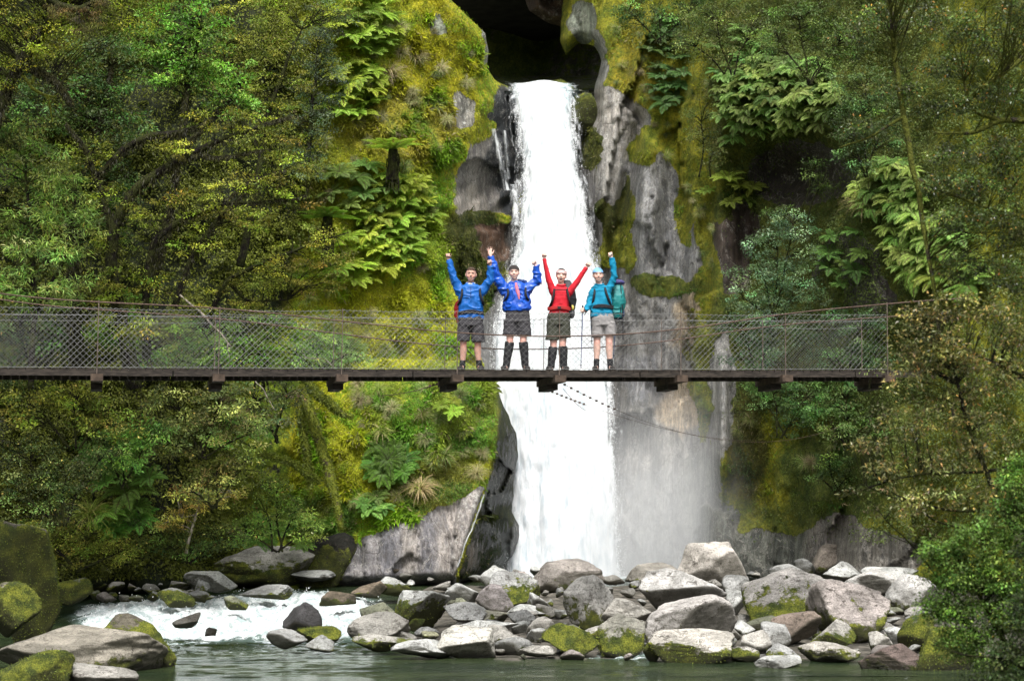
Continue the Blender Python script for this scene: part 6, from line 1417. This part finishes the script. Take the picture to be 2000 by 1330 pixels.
# 1 ---- man in bright blue
Y1 = 33.25
r = hiker('smiling man in a bright blue jacket and dark shorts with both fists raised', Y1, T1, dict(seed=1, head=(920, 537, -.02), neck=(919, 553), tilt=.03, hs=1.17,
   shL=(899, 568), elL=(886, 543, -.03), wrL=(876, 508, -.06), haL=(874.5, 494, -.08), shR=(941, 568), elR=(958, 545, -.03), wrR=(958, 520, -.08), haR=(955.5, 507, -.1), thL=1, thR=-1,
   hipL=(908, 630), hipR=(932, 630), knL=(905, 672), knR=(933, 672), footL=(903, 719), footR=(936, 719), mouth='smile',
   top=dict(mat=F_BLUE, sec=[(919, 554, 9, .07), (919, 560, 19, .10), (919, 575, 23, .125), (919, 595, 24, .13), (919, 612, 24, .13), (919, 623, 24.5, .135)], cm=F_COL, wr=.017),
   shorts=dict(mat=F_DGREY, waist=(920, 616, 24), crotch=637, L=(904, 666, 12.5), R=(934, 668, 12.5)), leg=dict(top=.30, mat=F_BLK)))
hat(*r[:4], 'hair', F_HAIR, .078, .015, 'hair')
pack('red backpack peeking out behind the man in the bright blue jacket', Y1, (914, 575, 640, 26, .26), F_PRED, F_STRAP,
   [[(902, 566, .05), (902, 561, -.03), (903, 572, -.13), (899, 588, -.13), (894, 596, -.02)], [(938, 566, .05), (938, 561, -.03), (937, 572, -.13), (942, 588, -.13), (945, 596, -.02)]], (895, 944, 611, F_STRAP))
mb = MB(); p = [at(x, y, Y1 + d) for x, y, d in ((919.5, 560, -.098), (919.5, 570, -.125), (919.5, 582, -.138))]; mb.tube(np.array(p), .006, 6); mb.build('zip', F_PNAVY, r[0])
# 2 ---- royal blue
Y2 = 33.42
r = hiker('person in a shiny royal blue puffy jacket and dark beanie with one hand open overhead', Y2, T2, dict(seed=2, head=(1004, 533, -.02), neck=(1005, 551), tilt=-.04, hs=1.14,
   shL=(986, 566), elL=(970, 541, -.02), wrL=(958.5, 501, -.05), haL=(956.5, 488, -.06), poseL='open', thL=1, shR=(1026, 566), elR=(1050, 549, .02), wrR=(1046.5, 520, -.04), haR=(1042, 509, -.05), thR=-1,
   hipL=(999, 625), hipR=(1021, 625), knL=(996, 664), knR=(1022, 664), footL=(988, 719), footR=(1026, 719), mouth='smile',
   top=dict(mat=F_ROYAL, sl=(.096, .080, .064), sec=[(1006, 551, 10, .08), (1007, 557, 20, .11), (1009, 573, 24, .145), (1010, 590, 26, .155), (1010, 603, 27.5, .155), (1010, 608, 25, .15)], wr=.022, wsc=9),
   shorts=dict(mat=F_DGREY, waist=(1011, 604, 24), crotch=630, L=(996, 654, 14.5), R=(1024, 655, 14.5)), leg=dict(top=.93, mat=F_BLK)))
hat(*r[:4], 'hat', F_BEANIE, .045, .06, 'beanie'); e2, hd, Mh, H, A = r
mb = MB(); p = [at(x, y, Y2 + d) for x, y, d in ((1008, 554, -.05), (1010, 566, -.100), (1013, 576, -.122), (1014, 585, -.138))]; mb.tube(np.array(p), [.045, .045, .030, .012], 12); cloth('pink_shirt', mb, F_PINK, e2, .007, .003, 9, 4)
mb = MB(); p = [at(x, y, Y2 + d) for x, y, d in ((998, 553, .06), (1014, 549, .10), (1026, 551, .07), (1028, 557, .0))]; mb.tube(np.array(p), .035, 10); cloth('hood', mb, fabric('dark_blue_hood', (.01, .03, .12), .5), e2, .008, .008, 12, 4)
pack('dark backpack worn by the person in royal blue, only its straps in view', Y2, (1008, 566, 612, 19, .27), F_PNAVY, F_STRAP,
   [[(991, 566, .06), (991, 559, -.03), (993, 572, -.150), (990, 582, -.14), (984, 590, .0)], [(1027, 566, .06), (1027, 559, -.03), (1026, 572, -.150), (1029, 582, -.14), (1034, 590, .0)]], None)
# 3 ---- red
Y3 = 33.6
r = hiker('laughing woman in a red top, pale headband and olive shorts with both fists raised', Y3, T2, dict(seed=3, head=(1096, 539, -.02), neck=(1096, 556), tilt=.10, hs=1.14,
   shL=(1080, 570), elL=(1070, 540, -.02), wrL=(1063, 506, -.05), haL=(1062, 495, -.06), thL=1, shR=(1112, 570), elR=(1130, 546, -.02), wrR=(1145, 523, -.05), haR=(1151, 515, -.06), thR=-1,
   hipL=(1082, 630), hipR=(1101, 630), knL=(1081, 672), knR=(1099, 671), footL=(1076, 720), footR=(1101, 720), mouth='open',
   top=dict(mat=F_RED, sl=(.066, .047, .037), sec=[(1095, 558, 8, .06), (1095, 564, 17, .085), (1095, 580, 19, .115), (1094, 596, 17.5, .11), (1092, 608, 19, .115), (1091, 618, 21.5, .125)], wr=.007),
   shorts=dict(mat=F_OLV, waist=(1091, 612, 22.5), crotch=636, L=(1078, 664, 13), R=(1102, 660, 13)), leg=dict(top=.88, mat=F_BLK)))
hat(*r[:4], 'hair', F_HAIRD, .066, .03, 'hair'); hat(*r[:4], 'band', F_HBAND, .030, .07, 'headband')
def ex3(e, c, w_, bot, top):
    p = at(1118, 601, Y3 + .08); mb = MB(); mb.ell(p, (.035, .04, .05)); cloth('side_pouch', mb, F_YEL, e, .008, .004, 12, 3)
    p = at(1118, 614, Y3 + .10); mb = MB(); mb.ell(p, (.045, .06, .08)); cloth('bottle_pocket', mb, F_PGREY, e, .008, .004, 12, 3)
pack('grey backpack with a yellow side pouch worn by the woman in red', Y3, (1107, 548, 622, 17, .24), F_PGREY, F_STRAP,
   [[(1083, 570, .05), (1083, 563, -.03), (1082, 574, -.115), (1078, 590, -.10), (1073, 600, .02)], [(1107, 570, .05), (1107, 562, -.03), (1109, 574, -.12), (1113, 590, -.11), (1115, 602, .02)]], (1070, 1114, 603, F_PRED), None, ex3, (1083, 1108, 566))
# 4 ---- turquoise
Y4 = 33.74
r = hiker('woman in turquoise top and light blue bandana raising one fist, holding a pole', Y4, T2, dict(seed=4, head=(1168, 538, -.03), neck=(1171, 555), tilt=-.03, turn=.05, hs=1.14,
   shL=(1158, 570), elL=(1151, 595, -.02), wrL=(1143, 607, -.12), haL=(1137, 606, -.15), thL=1, shR=(1187, 567), elR=(1200, 541, -.02), wrR=(1195, 505, -.05), haR=(1191, 493, -.06), thR=-1,
   hipL=(1168, 630), hipR=(1190, 630), knL=(1166, 668), knR=(1190, 668), footL=(1165, 720), footR=(1192, 720), mouth='smile',
   top=dict(mat=F_TURQ, sl=(.074, .057, .044), sec=[(1171, 554, 8, .065), (1172, 561, 17, .095), (1173, 578, 20, .125), (1174, 595, 21, .13), (1174, 608, 22, .13), (1175, 619, 23, .135)], wr=.015),
   shorts=dict(mat=F_LG, waist=(1177, 614, 22.5), crotch=636, L=(1166, 659, 12), R=(1192, 655, 12)), leg=dict(top=.34, mat=F_BLK)))
hat(*r[:4], 'hat', F_BAND, .045, .06, 'bandana')
def ex4(e, c, w_, bot, top):
    for x in (1196, 1212):
        mb = MB(); p = [at(x, 552, Y4 + .13), at(x + 2, 580, Y4 + .11), at(x, 612, Y4 + .13)]; mb.tube(np.array(p), .009, 6); mb.build('compression_strap', F_STRAP, e)
    mb = MB(); p = at(1206, 612, Y4 + .26); mb.ell(p, (.14, .11, .13)); cloth('bottom_compartment', mb, F_PNAVY, e, .009, .006, 8, 4)
    mb = MB(); p = [at(1213, 566, Y4 + .14), at(1216, 590, Y4 + .14), at(1217, 664, Y4 + .14)]; mb.tube(np.array(p), .011, 6); mb.build('hanging_strap', F_STRAP, e)
pack('large teal backpack with a purple lid worn by the woman in turquoise', Y4, (1204, 550, 622, 17, .24), F_PTEAL, F_STRAP,
   [[(1162, 570, .05), (1162, 563, -.03), (1161, 574, -.125), (1158, 590, -.10), (1155, 600, .02)], [(1183, 568, .05), (1181, 560, -.05), (1184, 572, -.135), (1190, 588, -.12), (1194, 600, .0)]], (1153, 1198, 600, F_STRAP), F_PPUR, ex4)
g4 = A = r[4]; hL = A('haL')
pole('blue trekking pole planted under the lowered hand of the woman in turquoise', (1138, 600), (1134.5, 719), Y4 - .17, Y4 - .17)
pole('dark trekking pole hanging behind the right leg of the woman in turquoise', (1203, 622), (1198, 700), Y4 + .2, Y4 + .2, None, False)
pole('dark folded pole hanging at the left hip of the woman in turquoise', (1154, 612), (1156, 672), Y4 + .12, Y4 + .12, None, False)
